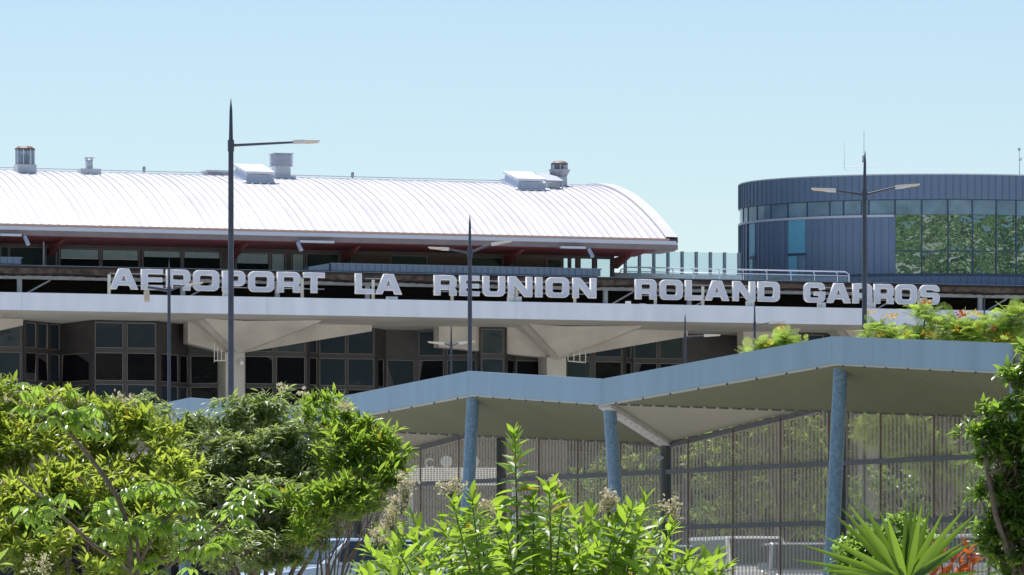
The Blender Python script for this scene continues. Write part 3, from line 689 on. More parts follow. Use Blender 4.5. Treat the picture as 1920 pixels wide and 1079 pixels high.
for word, ex, (fa, fb), posts in WORDS:
    sx0 = bx(ex[0][0], LYS)
    t = thing('rooftop_sign', 'white raised letters reading %s standing on the white fascia' % word, 'sign', (sx0*ct - LYS*st_, Y0 + sx0*st_ + LYS*ct, 0), TH)
    for ch, (a, b) in zip(word, ex):
        x0, x1 = bx(a, LYS), bx(b, LYS)
        lo = glyph(ch, (x1-x0)/LH)
        o = link('letter', glyph_mesh('letter', lo, LH, .075, 0, M['letter'], .012), t); o['label'] = 'white letter ' + ch
        o.rotation_euler = (R(90), 0, 0); o.location = (x0-sx0, 0, zl0)
        f = link('letter_face', glyph_mesh('letter_face', lo, LH, .004, -.028, M['face']), o); f.location = (0, 0, .0905)
    for zz in (.2, .78):
        a, b = bx(fa, LYS+.16), bx(fb, LYS+.16)
        MB().box(a-sx0, b-sx0, .13, .17, zl0+LH*zz-.018, zl0+LH*zz+.018).build('frame_rail', M['alu_dark'], t)
    for px in posts:
        x = bx(px, LYS+.16) - sx0
        MB().box(x-.07, x+.07, .09, .129, zf1-.03, zl0+LH*.72).build('frame_post', M['post'], t)
        if px in (957, 968, 1404, 1538, 424, 1632): MB().box(x-.2, x+.2, -.05, .088, zf1+.001, zf1+.27).build('ballast_block', M['letter'], t)

# ---- glazed wind screen with fins and terrace railing at the right
t = thing('glass_windscreen', 'glass windscreen with grey-blue fins beside the round tower', 'screen', TL, TH)
LG = 12.0
fp = (1172.5,1199,1226,1252.5,1279,1305.5,1332,1358.5,1385.5)
zg1, zg0 = bz(1280, 472, LG), bz(1280, 530, LG)
for px in fp:
    x = bx(px, LG); MB().box(x-.055, x+.055, LG-.1, LG+.12, zg0, zg1).build('fin', M['ribbed'], t)
for a, b in zip(fp, fp[1:]):
    MB().box(bx(a,LG)+.06, bx(b,LG)-.06, LG-.01, LG+.01, zg0, zg1-.02).build('pane', M['clear'], t)
t = thing('terrace_railing', 'pale metal railing with rounded ends along the terrace in front of the round tower', 'railing', TL, TH)
LR = 5.5; zt = bz(1375, 505.5, LR); zb = bz(1375, 530, LR)
xa, xb = bx(1160, LR), bx(1592, LR)
m = MB(); m.tube([(xa,LR,zt-.45),(xa+.12,LR,zt-.12),(xa+.5,LR,zt),(xb-.2,LR,zt),(xb,LR,zt-.12),(xb,LR,zb-.3)], .03, 6); m.build('handrail', M['alu'], t, smooth=True)
m = MB(); m.tube([(xa+.1,LR,zt-.2),(xb,LR,zt-.2)], .018, 6); m.build('midrail', M['alu'], t, smooth=True)
for px in (1222,1262,1300,1349,1394,1438,1483,1527,1570):
    x = bx(px, LR); MB().tube([(x-.12,LR-.01,zt-.02),(x-.02,LR-.01,zt-.06),(x,LR-.01,zt-.2),(x,LR-.01,zb-.3)], .024, 6).build('post', M['alu'], t, smooth=True)
for a, b in ((1175,1222),(1222,1262),(1262,1300),(1300,1349),(1349,1394),(1394,1438),(1438,1483),(1483,1527),(1527,1570),(1570,1591)):
    MB().box(bx(a,LR)+.05, bx(b,LR)-.05, LR-.006, LR+.006, zb-.3, zt-.24).build('pane', M['clear'], t)
MB().box(bx(1153,8), bx(1392,8), 8, 8.2, zo+.101, bz(1280,514,8)).build('terrace_parapet', M['beamplate'], term)
MB().box(bx(1152,5), XR, 6.96, 9, zo+.021, zo+.10).build('terrace_floor', M['ledge'], term)

# ================================================================== ROUND TOWER
DX, DY = 782*.0272, 272.0; DA, DB = 9.66, 6.9
drum = thing('round_tower', 'dark slate blue round tower with standing seam cladding and green mirror windows', 'building', (DX, DY, 0))
zd = lambda py: EZ + (HY-py)*(DY-DB)/F
def dphi(px):                                # angle on the near face for photo column px
    lo, hi = -math.pi/2*.999, math.pi/2*.999
    g = lambda a: (DX+DA*math.sin(a))/(DY-DB*math.cos(a))*F+960
    for _ in range(40):
        mid = (lo+hi)/2
        if g(mid) < px: lo = mid
        else: hi = mid
    return (lo+hi)/2
def dpt(a, o=0): return (DA+o)*math.sin(a), -(DB+o)*math.cos(a)
def dnorm(a): n_ = Vector((math.sin(a)/DA, -math.cos(a)/DB, 0)); return n_.normalized()
def shell(a0, a1, z0, z1, o0, o1, mb, seg=None):
    seg = seg or max(1, int(abs(a1-a0)/.06)); A = [a0+(a1-a0)*i/seg for i in range(seg+1)]
    b = []
    for a in A:
        for o, z in ((o0,z0),(o1,z0),(o1,z1),(o0,z1)): x, y = dpt(a, o); b.append((x,y,z))
    fs = []
    for i in range(seg):
        for j in range(4): fs.append((i*4+j, i*4+(j+1)%4, (i+1)*4+(j+1)%4, (i+1)*4+j))
    mb.add(b, fs + [(0,1,2,3), tuple(seg*4+j for j in (3,2,1,0))])
PI = math.pi
Z = dict(top=zd(327.5), b1=zd(374), c1=zd(402), mid=zd(471), w0=zd(513.5), b0=zd(562))
m = MB(); shell(-PI, PI, Z['b0']-4, Z['top']-.3, -.6, -.25, m, 96); m.build('inner_wall', M['dark'], drum)
m = MB(); shell(-PI, PI, Z['b1'], Z['top']-.02, -.249, -.02, m, 96); m.build('parapet_wall', M['slate'], drum)
m = MB(); shell(-PI, PI, Z['top']-.02, Z['top']+.04, -.3, .07, m, 96); m.build('coping', M['coping'], drum)
m = MB(); m.add([(*dpt(2*PI*i/64, -.5), Z['top']-.35) for i in range(64)], [tuple(range(64))]); m.build('flat_roof', M['ledge'], drum)
def arcpos(a0, a1, step):                     # equal arc-length stations
    out = []; a = a0
    while a < a1:
        out.append(a); a += step / math.hypot(DA*math.cos(a), DB*math.sin(a))
    return out
PWD = .36
def panel_mesh(h):
    m = MB(); m.box(-PWD/2+.012, PWD/2-.012, -.03, .0, 0, h); m.box(-PWD/2-.012, -PWD/2+.0115, -.075, .0, 0, h); return m.mesh('cladding_panel', M['slate'])
def panels(a0, a1, z0, z1):
    me = panel_mesh(z1-z0)
    for a in arcpos(a0, a1, PWD):
        x, y = dpt(a, 0); nn = dnorm(a); o = link('cladding_panel', me, drum); o.location = (x, y, z0); o.rotation_euler = (0, 0, math.atan2(nn.x, -nn.y) + random.gauss(0,.012))
panels(-1.75, 1.55, Z['b1']+.01, Z['top']-.02)
aL = -1.75
for p0, p1 in ((None,1405),(1420,1477.5),(1515,1676.5)):
    panels(aL if p0 is None else dphi(p0)+.01, dphi(p1)-.01, Z['w0']+.02, Z['c1']-.13)
panels(aL, 1.55, Z['b0'], Z['w0']-.12)
m = MB(); shell(aL, dphi(1676.5), Z['c1']-.125, Z['c1']-.01, -.02, .09, m); m.build('sill_band', M['coping'], drum)
m = MB(); shell(aL, 1.6, Z['w0']-.115, Z['w0']+.015, -.02, .06, m); m.build('base_band', M['slate_rib'], drum)
m = MB(); shell(aL, 1.6, Z['b0'], Z['c1'], -.24, -.03, m); m.build('backing_wall', M['slate'], drum)
cp = [1394,1403,1420,1446,1478,1514,1556,1582,1616,1629,1678,1728,1777,1823,1868,1905]
ca = [-1.7] + [dphi(p) for p in cp] + [dphi(1905)+.2*k for k in range(1,5)]
for a, b in zip(ca, ca[1:]):
    m = MB(); shell(a+.004, b-.004, Z['c1'], Z['b1']-.03, -.02, .0, m); m.build('clerestory_pane', M['clere'], drum)
    m = MB(); shell(b-.0035, b+.0035, Z['c1'], Z['b1']-.02, -.02, .035, m, 1); m.build('mullion', M['slate_rib'], drum)
m = MB(); shell(aL, 1.6, Z['b1']-.029, Z['b1']+.009, -.02, .05, m); m.build('head_trim', M['slate_rib'], drum)
gp = [dphi(p) for p in (1678,1728,1777.5,1823.5,1867.5,1905)] + [dphi(1905)+.2*k for k in range(1,5)]
for a, b in zip(gp, gp[1:]):
    for z0, z1 in ((Z['mid']+.03, Z['c1']-.015), (Z['w0']+.02, Z['mid']-.03)):
        m = MB(); j1, j2 = random.gauss(0,.012), random.gauss(0,.012)
        q = lambda a_, o, z: (*dpt(a_, o), z)
        m.add([q(a+.004,0+j1,z0), q(b-.004,0-j1,z0), q(b-.004,j2-j1,z1), q(a+.004,j2+j1,z1)], [(0,1,2,3)])
        m.build('mirror_pane', M['mirror'], drum)
    m = MB(); shell(b-.003, b+.003, Z['w0'], Z['c1'], -.03, .04, m, 1); m.build('mullion', M['slate_rib'], drum)
m = MB(); shell(gp[0], gp[-1], Z['mid']-.028, Z['mid']+.028, -.03, .036, m); m.build('transom', M['slate_rib'], drum)
for p0, p1 in ((1405.5,1419.5),(1478.5,1513.5)):
    zt_, zm = Z['c1']-.13, zd(470)
    m = MB(); shell(dphi(p0), dphi(p1), zm, zt_, -.02, .01, m); m.build('cyan_sky_pane', M['cyan'], drum)
    m = MB(); shell(dphi(p0), dphi(p1), zm-.12, zm-.003, -.02, .05, m); m.build('transom', M['slate_rib'], drum)
    w4 = (p1-p0)*.46
    for s in (0, 1):
        d0 = p0 + s*(p1-p0-w4)
        m = MB(); shell(dphi(d0+.5), dphi(d0+w4-.5), Z['w0']+.02, zm-.123, -.02, .02, m); m.build('door', M['cyan'] if s == 0 else M['clere'], drum)
# aerials and roof mast
def aerial(px, pyt, pyb, Y, r_=.016): a, b = W(px, pyb, Y), W(px, pyt, Y); return MB().tube([a, b], [r_, r_*.5], 6)
YA = 271.0
t = thing('roof_aerial', 'slender whip aerials on a cross bar above the round tower roof', 'aerial')
aerial(1620, 246, 350, YA, .02).build('mast', M['alu_dark'], t); aerial(1583, 266, 316, YA, .013).build('whip', M['alu'], t)
MB().tube([W(1579,314,YA), W(1658,312.5,YA)], .014, 6).build('cross_bar', M['alu'], t)
MB().tube([W(1583,314,YA), W(1585,321,YA), W(1590,318,YA)], .008, 5).build('cable', M['alu_dark'], t)
MB().tube([W(1619,292,YA),W(1618.5,305,YA)], .06, 6).build('junction_box', M['alu_dark'], t)
t = thing('weather_mast', 'thin mast with wind sensor on the tower roof at the right edge', 'mast')
aerial(1911.5, 284, 340, YA, .03).build('mast', M['alu'], t)
MB().tube([W(1911,278.5,YA),W(1911,280,YA),W(1911,284,YA)], [.08,.08,.03], 8).build('sensor_head', M['alu_dark'], t)
MB().tube([W(1912,302,YA),W(1913,298,YA)], .07, 8).build('sensor_body', M['alu'], t); MB().tube([W(1912,300,YA),W(1917,296,YA)], .02, 6).build('sensor_arm', M['alu_dark'], t)

# ================================================================== CANOPY (folded plate) WITH SCREEN
CS = .8
u = Vector((.42, -.9075, 0)).normalized(); nb = Vector((-u.y, u.x, 0))
def sc(v): return Vector((v.x*CS, v.y*CS, EZ + v.z*CS))
P2 = Vector((8.07, 133.3, 0))
def ZZ(v, z): return sc(Vector((v.x, v.y, z)))
NB = range(-1, 4)
Pk = {k: P2 + u*22*(k-2) for k in NB}; Vk = {k: P2 + u*(22*(k-2) - 13.2) for k in NB}
Wk = {k: Vector((4.35, 150, 0)) + u*22*(k-2) for k in NB}; Qk = {k: Vector((4.35,150,0)) + u*(22*(k-2)+11) for k in NB}
ZP, ZV, ZW, ZQ, FH = 6.65, 6.09, 4.46, 5.36, .68
canopy = thing('folded_canopy', 'blue-grey zigzag walkway canopy on raking steel columns', 'canopy')
for k in (-1, 0, 1, 2):
    A, B, Cc, D, Q, Wa = ZZ(Vk[k],ZV-FH), ZZ(Pk[k],ZP-FH), ZZ(Vk[k+1],ZV-FH), ZZ(Wk[k+1],ZW), ZZ(Qk[k],ZQ), ZZ(Wk[k],ZW)
    up = Vector((0,0,.10))
    # soffits: front plate in long boards running from the front edge to the fold
    def boards(tri, n_, name):
        a, b, c = tri                        # boards parallel to a-c, stacked towards b
        for i in range(n_):
            s0, s1 = i/n_, (i+1)/n_ - .0022
            q = [a.lerp(b,s0), c.lerp(b,s0), c.lerp(b,s1), a.lerp(b,s1)]
            yield q
    m = MB()
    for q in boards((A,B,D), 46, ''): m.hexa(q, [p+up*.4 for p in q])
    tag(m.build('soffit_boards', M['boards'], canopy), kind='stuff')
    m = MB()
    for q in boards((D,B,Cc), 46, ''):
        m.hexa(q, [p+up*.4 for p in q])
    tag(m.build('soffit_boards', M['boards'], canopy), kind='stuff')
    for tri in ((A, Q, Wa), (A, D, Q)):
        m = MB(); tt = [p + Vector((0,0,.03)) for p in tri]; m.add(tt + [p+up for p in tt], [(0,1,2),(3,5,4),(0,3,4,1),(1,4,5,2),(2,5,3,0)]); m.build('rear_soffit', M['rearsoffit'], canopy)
    # dashed joint strip along the fold
    m = MB(); nd = 34
    for i in range(nd):
        a, b = A.lerp(D, (i+.15)/nd), A.lerp(D, (i+.75)/nd); m.beam(a+Vector((0,0,-.012)), b+Vector((0,0,-.012)), .05, .03)
    tag(m.build('fold_bracket', M['darksteel'], canopy), kind='stuff')
    # roof deck
    m = MB(); dz = Vector((0,0,FH*CS-.12))
    lift = lambda p: p + dz
    for tri in ((A,B,D),(B,Cc,D),(A,D,Q),(A,Q,Wa)): m.add([lift(p) for p in tri], [(0,1,2)])
    m.build('roof_deck', M['gutter'], canopy)
    # fascia panels and the slim trim below them
    for (p, q) in ((Vk[k],Pk[k]),(Pk[k],Vk[k+1])):
        zp, zq = (ZV,ZP) if p is Vk[k] else (ZP,ZV)
        a0, b0 = ZZ(p,zp-FH), ZZ(q,zq-FH); a1, b1 = ZZ(p,zp), ZZ(q,zq)
        d = (b0-a0).normalized()*.004; o = Vector((-nb.x,-nb.y,0))*.07
        MB().hexa([a0+d+o, b0-d+o, b0-d, a0+d], [a1+d+o, b1-d+o, b1-d, a1+d]).build('fascia_panel', M['fascia'], canopy)
        e = Vector((0,0,-.035)); o2 = o*.7
        MB().hexa([a0+d+o2+e, b0-d+o2+e, b0-d+e-o, a0+d+e-o], [a0+d+o2-Vector((0,0,.003)), b0-d+o2-Vector((0,0,.003)), b0-d-o-Vector((0,0,.003)), a0+d-o-Vector((0,0,.003))]).build('edge_trim', M['lip'], canopy)
        m = MB(); nn_ = 8
        for i in range(nn_):
            c = a0.lerp(b0, (i+.5)/nn_) + o2 + Vector((0,0,-.03)); m.box(c.x-.02,c.x+.02,c.y-.03,c.y+.03,c.z-.03,c.z+.005)
        tag(m.build('trim_clip', M['darksteel'], canopy), kind='stuff')
    # valley beam from the front column back to the screen post
    a, b = A + Vector((0,0,-.04)), ZZ(Wk[k], ZW) + Vector((0,0,-.02))
    m = MB(); m.beam(a, b, .30, .10); m.build('valley_beam', M['beamplate'], canopy)
    m = MB()
    for i in range(9):
        for s in (-.09, .09):
            c = a.lerp(b, .12+.09*i) + u*s; m.beam(c+Vector((0,0,-.056)), c+Vector((0,0,-.048)), .035, .035, (0,1,0))
    tag(m.build('bolt', M['darksteel'], canopy), kind='stuff')
# columns
def col(p, zt, px_t, px_b, name='column', r0=.145, r1=.15, m=M['column']):
    top = W(px_t[0], px_t[1], p.y*CS+.35); bot = top.copy(); bot.x += px_b; bot.z = 1.29; 
    mb = MB(); mb.tube([bot, top], [r1, r0], 24); mb.build(name, m, canopy, smooth='auto')
    MB().box(bot.x-.25, bot.x+.25, bot.y-.25, bot.y+.25, 1.28, 1.33).build('base_plate', M['darksteel'], canopy)
col(Pk[0], 0, (362,772), -.28); col(Pk[1], 0, (887.5,735), -.26); col(Pk[2], 0, (1577,678), -.25); col(Vk[2], 0, (1142.5,757), .32); col(Vk[1], 0, (566,800), .3); col(Vk[3], 0, (1905,690), .3)
for q, zt in ((Wk[1],ZW),(Wk[2],ZW),(Wk[3],ZW)):
    c = ZZ(q, zt); MB().tube([(c.x,c.y,1.29),(c.x,c.y,c.z-.02)], .145, 20).build('rear_post', M['darkpost'], canopy, smooth='auto')
for q, zq_ in ((Wk[1]+u*10.9, ZQ-.1), (Wk[2]+u*10.35, ZQ-.15), (Wk[0]+u*11, ZQ-.1)):
    c = ZZ(q, zq_); MB().box(c.x-.12, c.x+.12, c.y-.12, c.y+.12, 1.29, c.z).build('rear_post', M['darkpost'], canopy)
m = MB(); c = ZZ(Wk[2], ZW) ; m.beam((c.x-.05,c.y-.1,c.z-.32),(c.x-.36,c.y-.1,c.z-.30),.05,.06); m.box(c.x-.2,c.x-.1,c.y-.14,c.y-.06,c.z-.36,c.z-.28); m.build('floodlight', M['alu_dark'], canopy)
# screen behind the walkway
screen = thing('slatted_screen', 'tall ribbed perforated metal screen with dark rails behind the canopy', 'screen')
S0 = Vector((4.35,150,0))
SZT = lambda s: 0
def spt(s, z, o=0): q = S0 + u*s + nb*o; return sc(Vector((q.x,q.y,z)))
zground = (1.3-EZ)/CS
def topz(s):                                  # underside of the roof's back edge along the screen
    f = (s % 22)/22; return ZW + (ZQ-ZW)*(1-abs(2*f-1)) - .06
stations = [-25, -22]
def s_at(px):
    r = (px-960)/F; return (r*150 - 4.35) / (u.x - r*u.y)
st_px = [560,620,690,742,790,862,945,1012,1085,1165,1245,1292,1376,1465,1556,1653,1753,1856,1960,2060]
sts = [s_at(p) for p in st_px]
for i, (a, b) in enumerate(zip(sts, sts[1:])):
    m = MB(); rib = .215; nr_ = max(1, round((b-a)/rib)); wd = (b-a-.02)/nr_
    xs_ = []
    for k in range(nr_):
        s = a+.01+wd*k; xs_ += [(s, .0), (s+wd*.42, .0), (s+wd*.5, .075), (s+wd*.92, .075)]
    xs_.append((b-.01, .0))
    vs = []
    for s, o in xs_: vs += [spt(s, zground+.25, o), spt(s, topz(s), o)]
    m.add(vs, [(2*k, 2*k+2, 2*k+3, 2*k+1) for k in range(len(xs_)-1)])
    me = m.mesh('screen_sheet', M['sheet']); link('screen_sheet', me, screen)
    p = spt(b, zground, -.03); q = spt(b, topz(b), -.03); MB().beam(p, q, .034, .04, (0,1,0)).build('mullion', M['louvre'], screen)
for z in (3.67, 2.10, .55):
    MB().beam(spt(sts[0], z, -.08), spt(sts[-1], z, -.08), .06, .105).build('rail', M['rail'], screen)
m = MB()
for a in np.arange(math.floor(sts[0]/11)*11, sts[-1], 11):
    m.beam(spt(a, topz(a+.001)+.0, .05), spt(a+11, topz(a+10.999), .05), .12, .12)
m.build('top_rail', M['darksteel'], screen)

# ================================================================== LAMP POSTS
def lamp_head(parent, p, d, pitch, droop=False):
    """flat lantern at the end of an arm; p end of the arm, d = +1/-1 along local x"""
    m = MB(); x0 = p[0]; y, z = p[1], p[2]
    m.hexa([(x0,y-.06,z-.05),(x0+d*.28,y-.10,z-.05+.28*pitch),(x0+d*.28,y+.10,z-.05+.28*pitch),(x0,y+.06,z-.05)], [(x0,y-.05,z+.06),(x0+d*.28,y-.09,z+.055+.28*pitch),(x0+d*.28,y+.09,z+.055+.28*pitch),(x0,y+.05,z+.06)])
    m.hexa([(x0+d*.281,y-.13,z-.02+.28*pitch),(x0+d*.72,y-.11,z-.0+.72*pitch),(x0+d*.72,y+.11,z-.0+.72*pitch),(x0+d*.281,y+.13,z-.02+.28*pitch)], [(x0+d*.281,y-.13,z+.045+.28*pitch),(x0+d*.72,y-.11,z+.03+.72*pitch),(x0+d*.72,y+.11,z+.03+.72*pitch),(x0+d*.281,y+.13,z+.045+.28*pitch)])
    o = m.build('lamp_head', M['lamphead'], parent)
    q = MB(); q.hexa([(x0+d*.30,y-.10,z-.045+.3*pitch),(x0+d*.68,y-.09,z-.03+.68*pitch),(x0+d*.68,y+.09,z-.03+.68*pitch),(x0+d*.30,y+.10,z-.045+.3*pitch)], [(x0+d*.30,y-.10,z-.022+.3*pitch),(x0+d*.68,y-.09,z-.006+.68*pitch),(x0+d*.68,y+.09,z-.006+.68*pitch),(x0+d*.30,y+.10,z-.022+.3*pitch)])
    q.build('lens', M['lens'], o)
G = 'street lamps in the car park'
def lamp(px, tip, Y, arms, label, wpx, lean=0):
    """arms: (photo end column, end row, root row) measured to the outer tip of the lantern"""
    top = W(px, tip, Y); t = thing('street_lamp', label, 'street lamp', (top.x, Y, 1.3), 0, G); H = top.z - 1.3
    k = Y/F; r = wpx*k/2
    ja = max([1130-a[2] for a in arms]) * k + EZ - 1.3
    MB().tube([(0,0,0),(0,0,ja*.9),(0,0,ja+.15),(0,0,ja+.16),(lean*.5,0,(ja+H)/2+.3),(lean,0,H)], [r*1.12, r*.95, r*.86, r*.72, r*.52, .006], 14).build('pole', M['lamp'], t, smooth='auto')
    MB().tube([(0,0,ja-.16),(0,0,ja+.14)], r*1.12, 14).build('collar', M['lamp'], t, smooth='auto')
    MB().box(-.2,.2,-.2,.2,-.02,.05).build('base_plate', M['darksteel'], t)
    for ex, ey, ry in arms:
        a = W(px, ry, Y); b = W(ex, ey, Y); a = Vector((0,0,a.z-1.3)); b = Vector((b.x-top.x,0,b.z-1.3)); d = 1 if b.x > 0 else -1
        pitch = (b.z-a.z)/abs(b.x-a.x)*.55
        e = Vector((b.x - d*.70, 0, b.z - .70*pitch))
        MB().tube([a, a.lerp(e, .5)+Vector((0,0,.0)), e], [r*.52, r*.46, r*.40], 8).build('arm', M['lamp'], t, smooth='auto')
        lamp_head(t, e, d, pitch)
    return t
lamp(433, 185, 142, [(599,266,273)], 'tallest lamp post with a single arm to the right, in front of the vaulted roof', 11.0)
lamp(881, 402, 184, [(804,465,475),(959,453,474)], 'two armed lamp post rising behind the middle peak of the canopy', 8.5)
lamp(1621, 283, 158, [(1523,355,366),(1723,347,366)], 'two armed lamp post standing in front of the round tower', 9.5, .02)
t = lamp(317, 485, 208, [(380,531,545)], 'lamp post in front of the AEROPORT letters with one lantern hanging down', 6.8)
# its left arm carries a lantern turned downwards
a = W(317,545,208); b = W(273,538,208); ox = W(317,485,208).x
MB().tube([(0,0,a.z-1.3),(b.x-ox,0,b.z-1.3)], [.07,.05], 8).build('arm', M['lamp'], t, smooth='auto')
m = MB(); hx, hz = b.x-ox+.03, b.z-1.3; m.hexa([(hx-.07,-.1,hz-.18),(hx+.09,-.1,hz-.18),(hx+.09,.02,hz-.18),(hx-.07,.02,hz-.18)], [(hx-.05,-.06,hz+.03),(hx+.05,-.06,hz+.03),(hx+.05,.04,hz+.03),(hx-.05,.04,hz+.03)])
m.hexa([(hx-.06,-.22,hz-.62),(hx+.14,-.22,hz-.62),(hx+.14,-.14,hz-.62),(hx-.06,-.14,hz-.62)], [(hx-.10,-.1,hz-.181),(hx+.12,-.1,hz-.181),(hx+.12,.02,hz-.181),(hx-.10,.02,hz-.181)])
o = m.build('lamp_head', M['lamphead'], t)
m = MB(); m.hexa([(hx-.04,-.30,hz-.58),(hx+.12,-.30,hz-.58),(hx+.12,-.23,hz-.58),(hx-.04,-.23,hz-.58)], [(hx-.07,-.19,hz-.22),(hx+.10,-.19,hz-.22),(hx+.10,-.12,hz-.22),(hx-.07,-.12,hz-.22)]); m.build('lens', M['lens'], o)
lamp(846, 610, 228, [(803,642,649),(890,641,649)], 'small distant lamp post with two arms in front of the dark glazing', 4.6)
lamp(1284.5, 590, 232, [(1350,629,632)], 'small distant lamp post with one arm just left of the third bracket', 5.0)
lamp(1415, 567, 226, [(1473,603,611)], 'small distant lamp post with one arm below the ROLAND letters', 5.0)
lamp(1845.5, 550, 226, [(1899,588,599)], 'small distant lamp post rising from the flowering trees at the right', 4.6)

# ================================================================== KIOSK, SHELTER AND VEHICLES BEHIND THE SCREEN
t = thing('kiosk_building', 'brown low building with white lettering on its front behind the screen', 'building')
YK = 205.0
a, b = W(700, 812, YK), W(1060, 1000, YK)
MB().box(a.x, b.x, YK, YK+6, 1.2, a.z).build('wall', M['brownwall'], t)
for k in range(5):
    z = a.z - .45 - .62*k; MB().box(a.x, b.x, YK-.05, YK-.001, z, z+.06).build('wall_rail', M['louvre'], t)
MB().box(a.x-.2, b.x+.2, YK-.3, YK+6.2, a.z, a.z+.15).build('roof', M['ledge'], t)
c = W(806, 869, YK-.08)
lo = [arc(.2,.2,.2,40,320,16) + arc(.2,.2,.13,320,40,16)]
o = link('sign_letter', glyph_mesh('sign_letter', lo, 1.0, .04, 0, M['letter']), t); o['label'] = 'white letter C'; o.rotation_euler = (R(90),0,0); o.location = (c.x-.2, YK-.1, c.z-.2)
for px in (837, 888):
    c = W(px, 866, YK-.1); o = link('sign_disc', glyph_mesh('sign_disc', [arc(0,0,.23,0,345,22)], 1.0, .04, 0, M['letter']), t); o.rotation_euler = (R(90),0,0); o.location = (c.x, YK-.1, c.z)
t = thing('shelter_roof', 'pale slatted shelter roof low behind the screen', 'shelter')
YS = 168.0
a, b = W(755, 912, YS), W(950, 912, YS)
for k in range(9):
    y = YS + .5*k; z = a.z + .075*k
    MB().hexa([(a.x,y,z),(b.x,y,z),(b.x,y+.3,z+.05),(a.x,y+.3,z+.05)], [(a.x,y,z+.04),(b.x,y,z+.04),(b.x,y+.3,z+.09),(a.x,y+.3,z+.09)]).build('roof_slat', M['ledge'], t)
for px in (770, 935):
    c = W(px, 950, YS); MB().box(c.x-.06,c.x+.06,YS+.3,YS+.42,1.3,a.z).build('post', M['galv'], t)
t = thing('marker_post', 'red and white striped marker post behind the tall front shrub stem', 'post', W(966, 1000, 150))
for k in range(6):
    z = W(966, 985-24*k, 150).z - t.location.z; MB().lathe([(.09,z),(.09,z+.355)], 12).build('band', M['red'] if k % 2 else M['white'], t)

def car(loc, rz, L_, Wd, prof_body, prof_cab, paint, label, cat='car'):
    t = thing('parked_' + cat, label, cat, loc, rz, 'vehicles parked behind the screen')
    w2 = Wd/2; m = MB()
    nb_ = len(prof_body)
    def loft(profile, wtop, wbot, zsplit, name, mm, mb):
        zs_ = [p[1] for p in profile]; lo_, hi_ = min(zs_), max(zs_); vs = []
        for sgn in (-1, 1):
            for x, z in profile:
                ww = wbot + (wtop-wbot)*((z-lo_)/(hi_-lo_)); vs.append((x, sgn*ww, z))
        k = len(profile); mb.add(vs, [tuple(range(k)), tuple(range(k, 2*k))[::-1]] + [(i, k+i, k+(i+1)%k, (i+1)%k) for i in range(k)])
    loft(prof_body, w2*.96, w2, 0, '', None, m); loft(prof_cab, w2*.78, w2*.94, 0, '', None, m)
    me = m.mesh('body', paint); o = link('body', me, t)
    bv = o.modifiers.new('bevel', 'BEVEL'); bv.width = .05; bv.segments = 2; bv.limit_method = 'ANGLE'
    # windows: windscreen, rear and sides just proud of the cabin
    cz = [p[1] for p in prof_cab]; zl, zh = min(cz), max(cz)
    cabw = lambda z: w2*.94 + (w2*.78-w2*.94)*((z-zl)/(zh-zl))
    xf0, xf1, xr1, xr0 = prof_cab[0][0], prof_cab[1][0], prof_cab[2][0], prof_cab[3][0]
    for (xa, za, xb, zb_, nm, s) in ((xf0,zl,xf1,zh,'windscreen',1),(xr0,zl,xr1,zh,'rear_window',-1)):
        f0, f1 = .08, .9; A = Vector((xa+(xb-xa)*f0+s*.012, 0, za+(zb_-za)*f0+.012)); B = Vector((xa+(xb-xa)*f1+s*.012, 0, za+(zb_-za)*f1+.012))
        MB().add([(A.x,-cabw(A.z)*.9,A.z),(A.x,cabw(A.z)*.9,A.z),(B.x,cabw(B.z)*.9,B.z),(B.x,-cabw(B.z)*.9,B.z)], [(0,1,2,3)]).build(nm, M['carglass'], t)
    z0, z1 = zl+(zh-zl)*.15, zl+(zh-zl)*.88
    for sgn in (-1, 1):
        xs0 = lambda z: xf0+(xf1-xf0)*(z-zl)/(zh-zl); xs1 = lambda z: xr0+(xr1-xr0)*(z-zl)/(zh-zl)
        mid = (xf1+xr1)/2
        for (l0, l1, h0, h1) in ((xs0(z0)-.12, mid+.04, xs0(z1)-.1, mid+.04), (mid-.04, xs1(z0)+.12, mid-.04, xs1(z1)+.1)):
            MB().add([(l0,sgn*(cabw(z0)+.012),z0),(l1,sgn*(cabw(z0)+.012),z0),(h1,sgn*(cabw(z1)+.012),z1),(h0,sgn*(cabw(z1)+.012),z1)], [(0,1,2,3)]).build('side_window', M['carglass'], t)
        MB().hexa([(xf0-.25,sgn*w2*.95,zl+.02),(xf0-.1,sgn*w2*.95,zl+.02),(xf0-.1,sgn*(w2+.2),zl+.02),(xf0-.25,sgn*(w2+.2),zl+.02)], [(xf0-.25,sgn*w2*.95,zl+.2),(xf0-.12,sgn*w2*.95,zl+.2),(xf0-.12,sgn*(w2+.2),zl+.2),(xf0-.25,sgn*(w2+.2),zl+.2)]).build('mirror', paint, t)
        fx = L_/2; MB().box(fx-.12, fx+.015, sgn*w2*.8-.18, sgn*w2*.8+.12 if sgn > 0 else sgn*w2*.8+.18, .62, .78).build('headlight', M['headlight'], t)
        for xw in (-L_*.31, L_*.31):
            wh = MB().tube([(xw,sgn*(w2-.2),.33),(xw,sgn*(w2+.01),.33)], .33, 20).build('wheel', M['tyre'], t, smooth='auto')
            MB().tube([(xw,sgn*(w2-.1),.33),(xw,sgn*(w2+.02),.33)], .2, 16).build('rim', M['alu'], wh, smooth='auto')
    MB().box(L_/2-.05, L_/2+.05, -w2*.92, w2*.92, .32, .5).build('bumper', M['darksteel'], t)
    return t
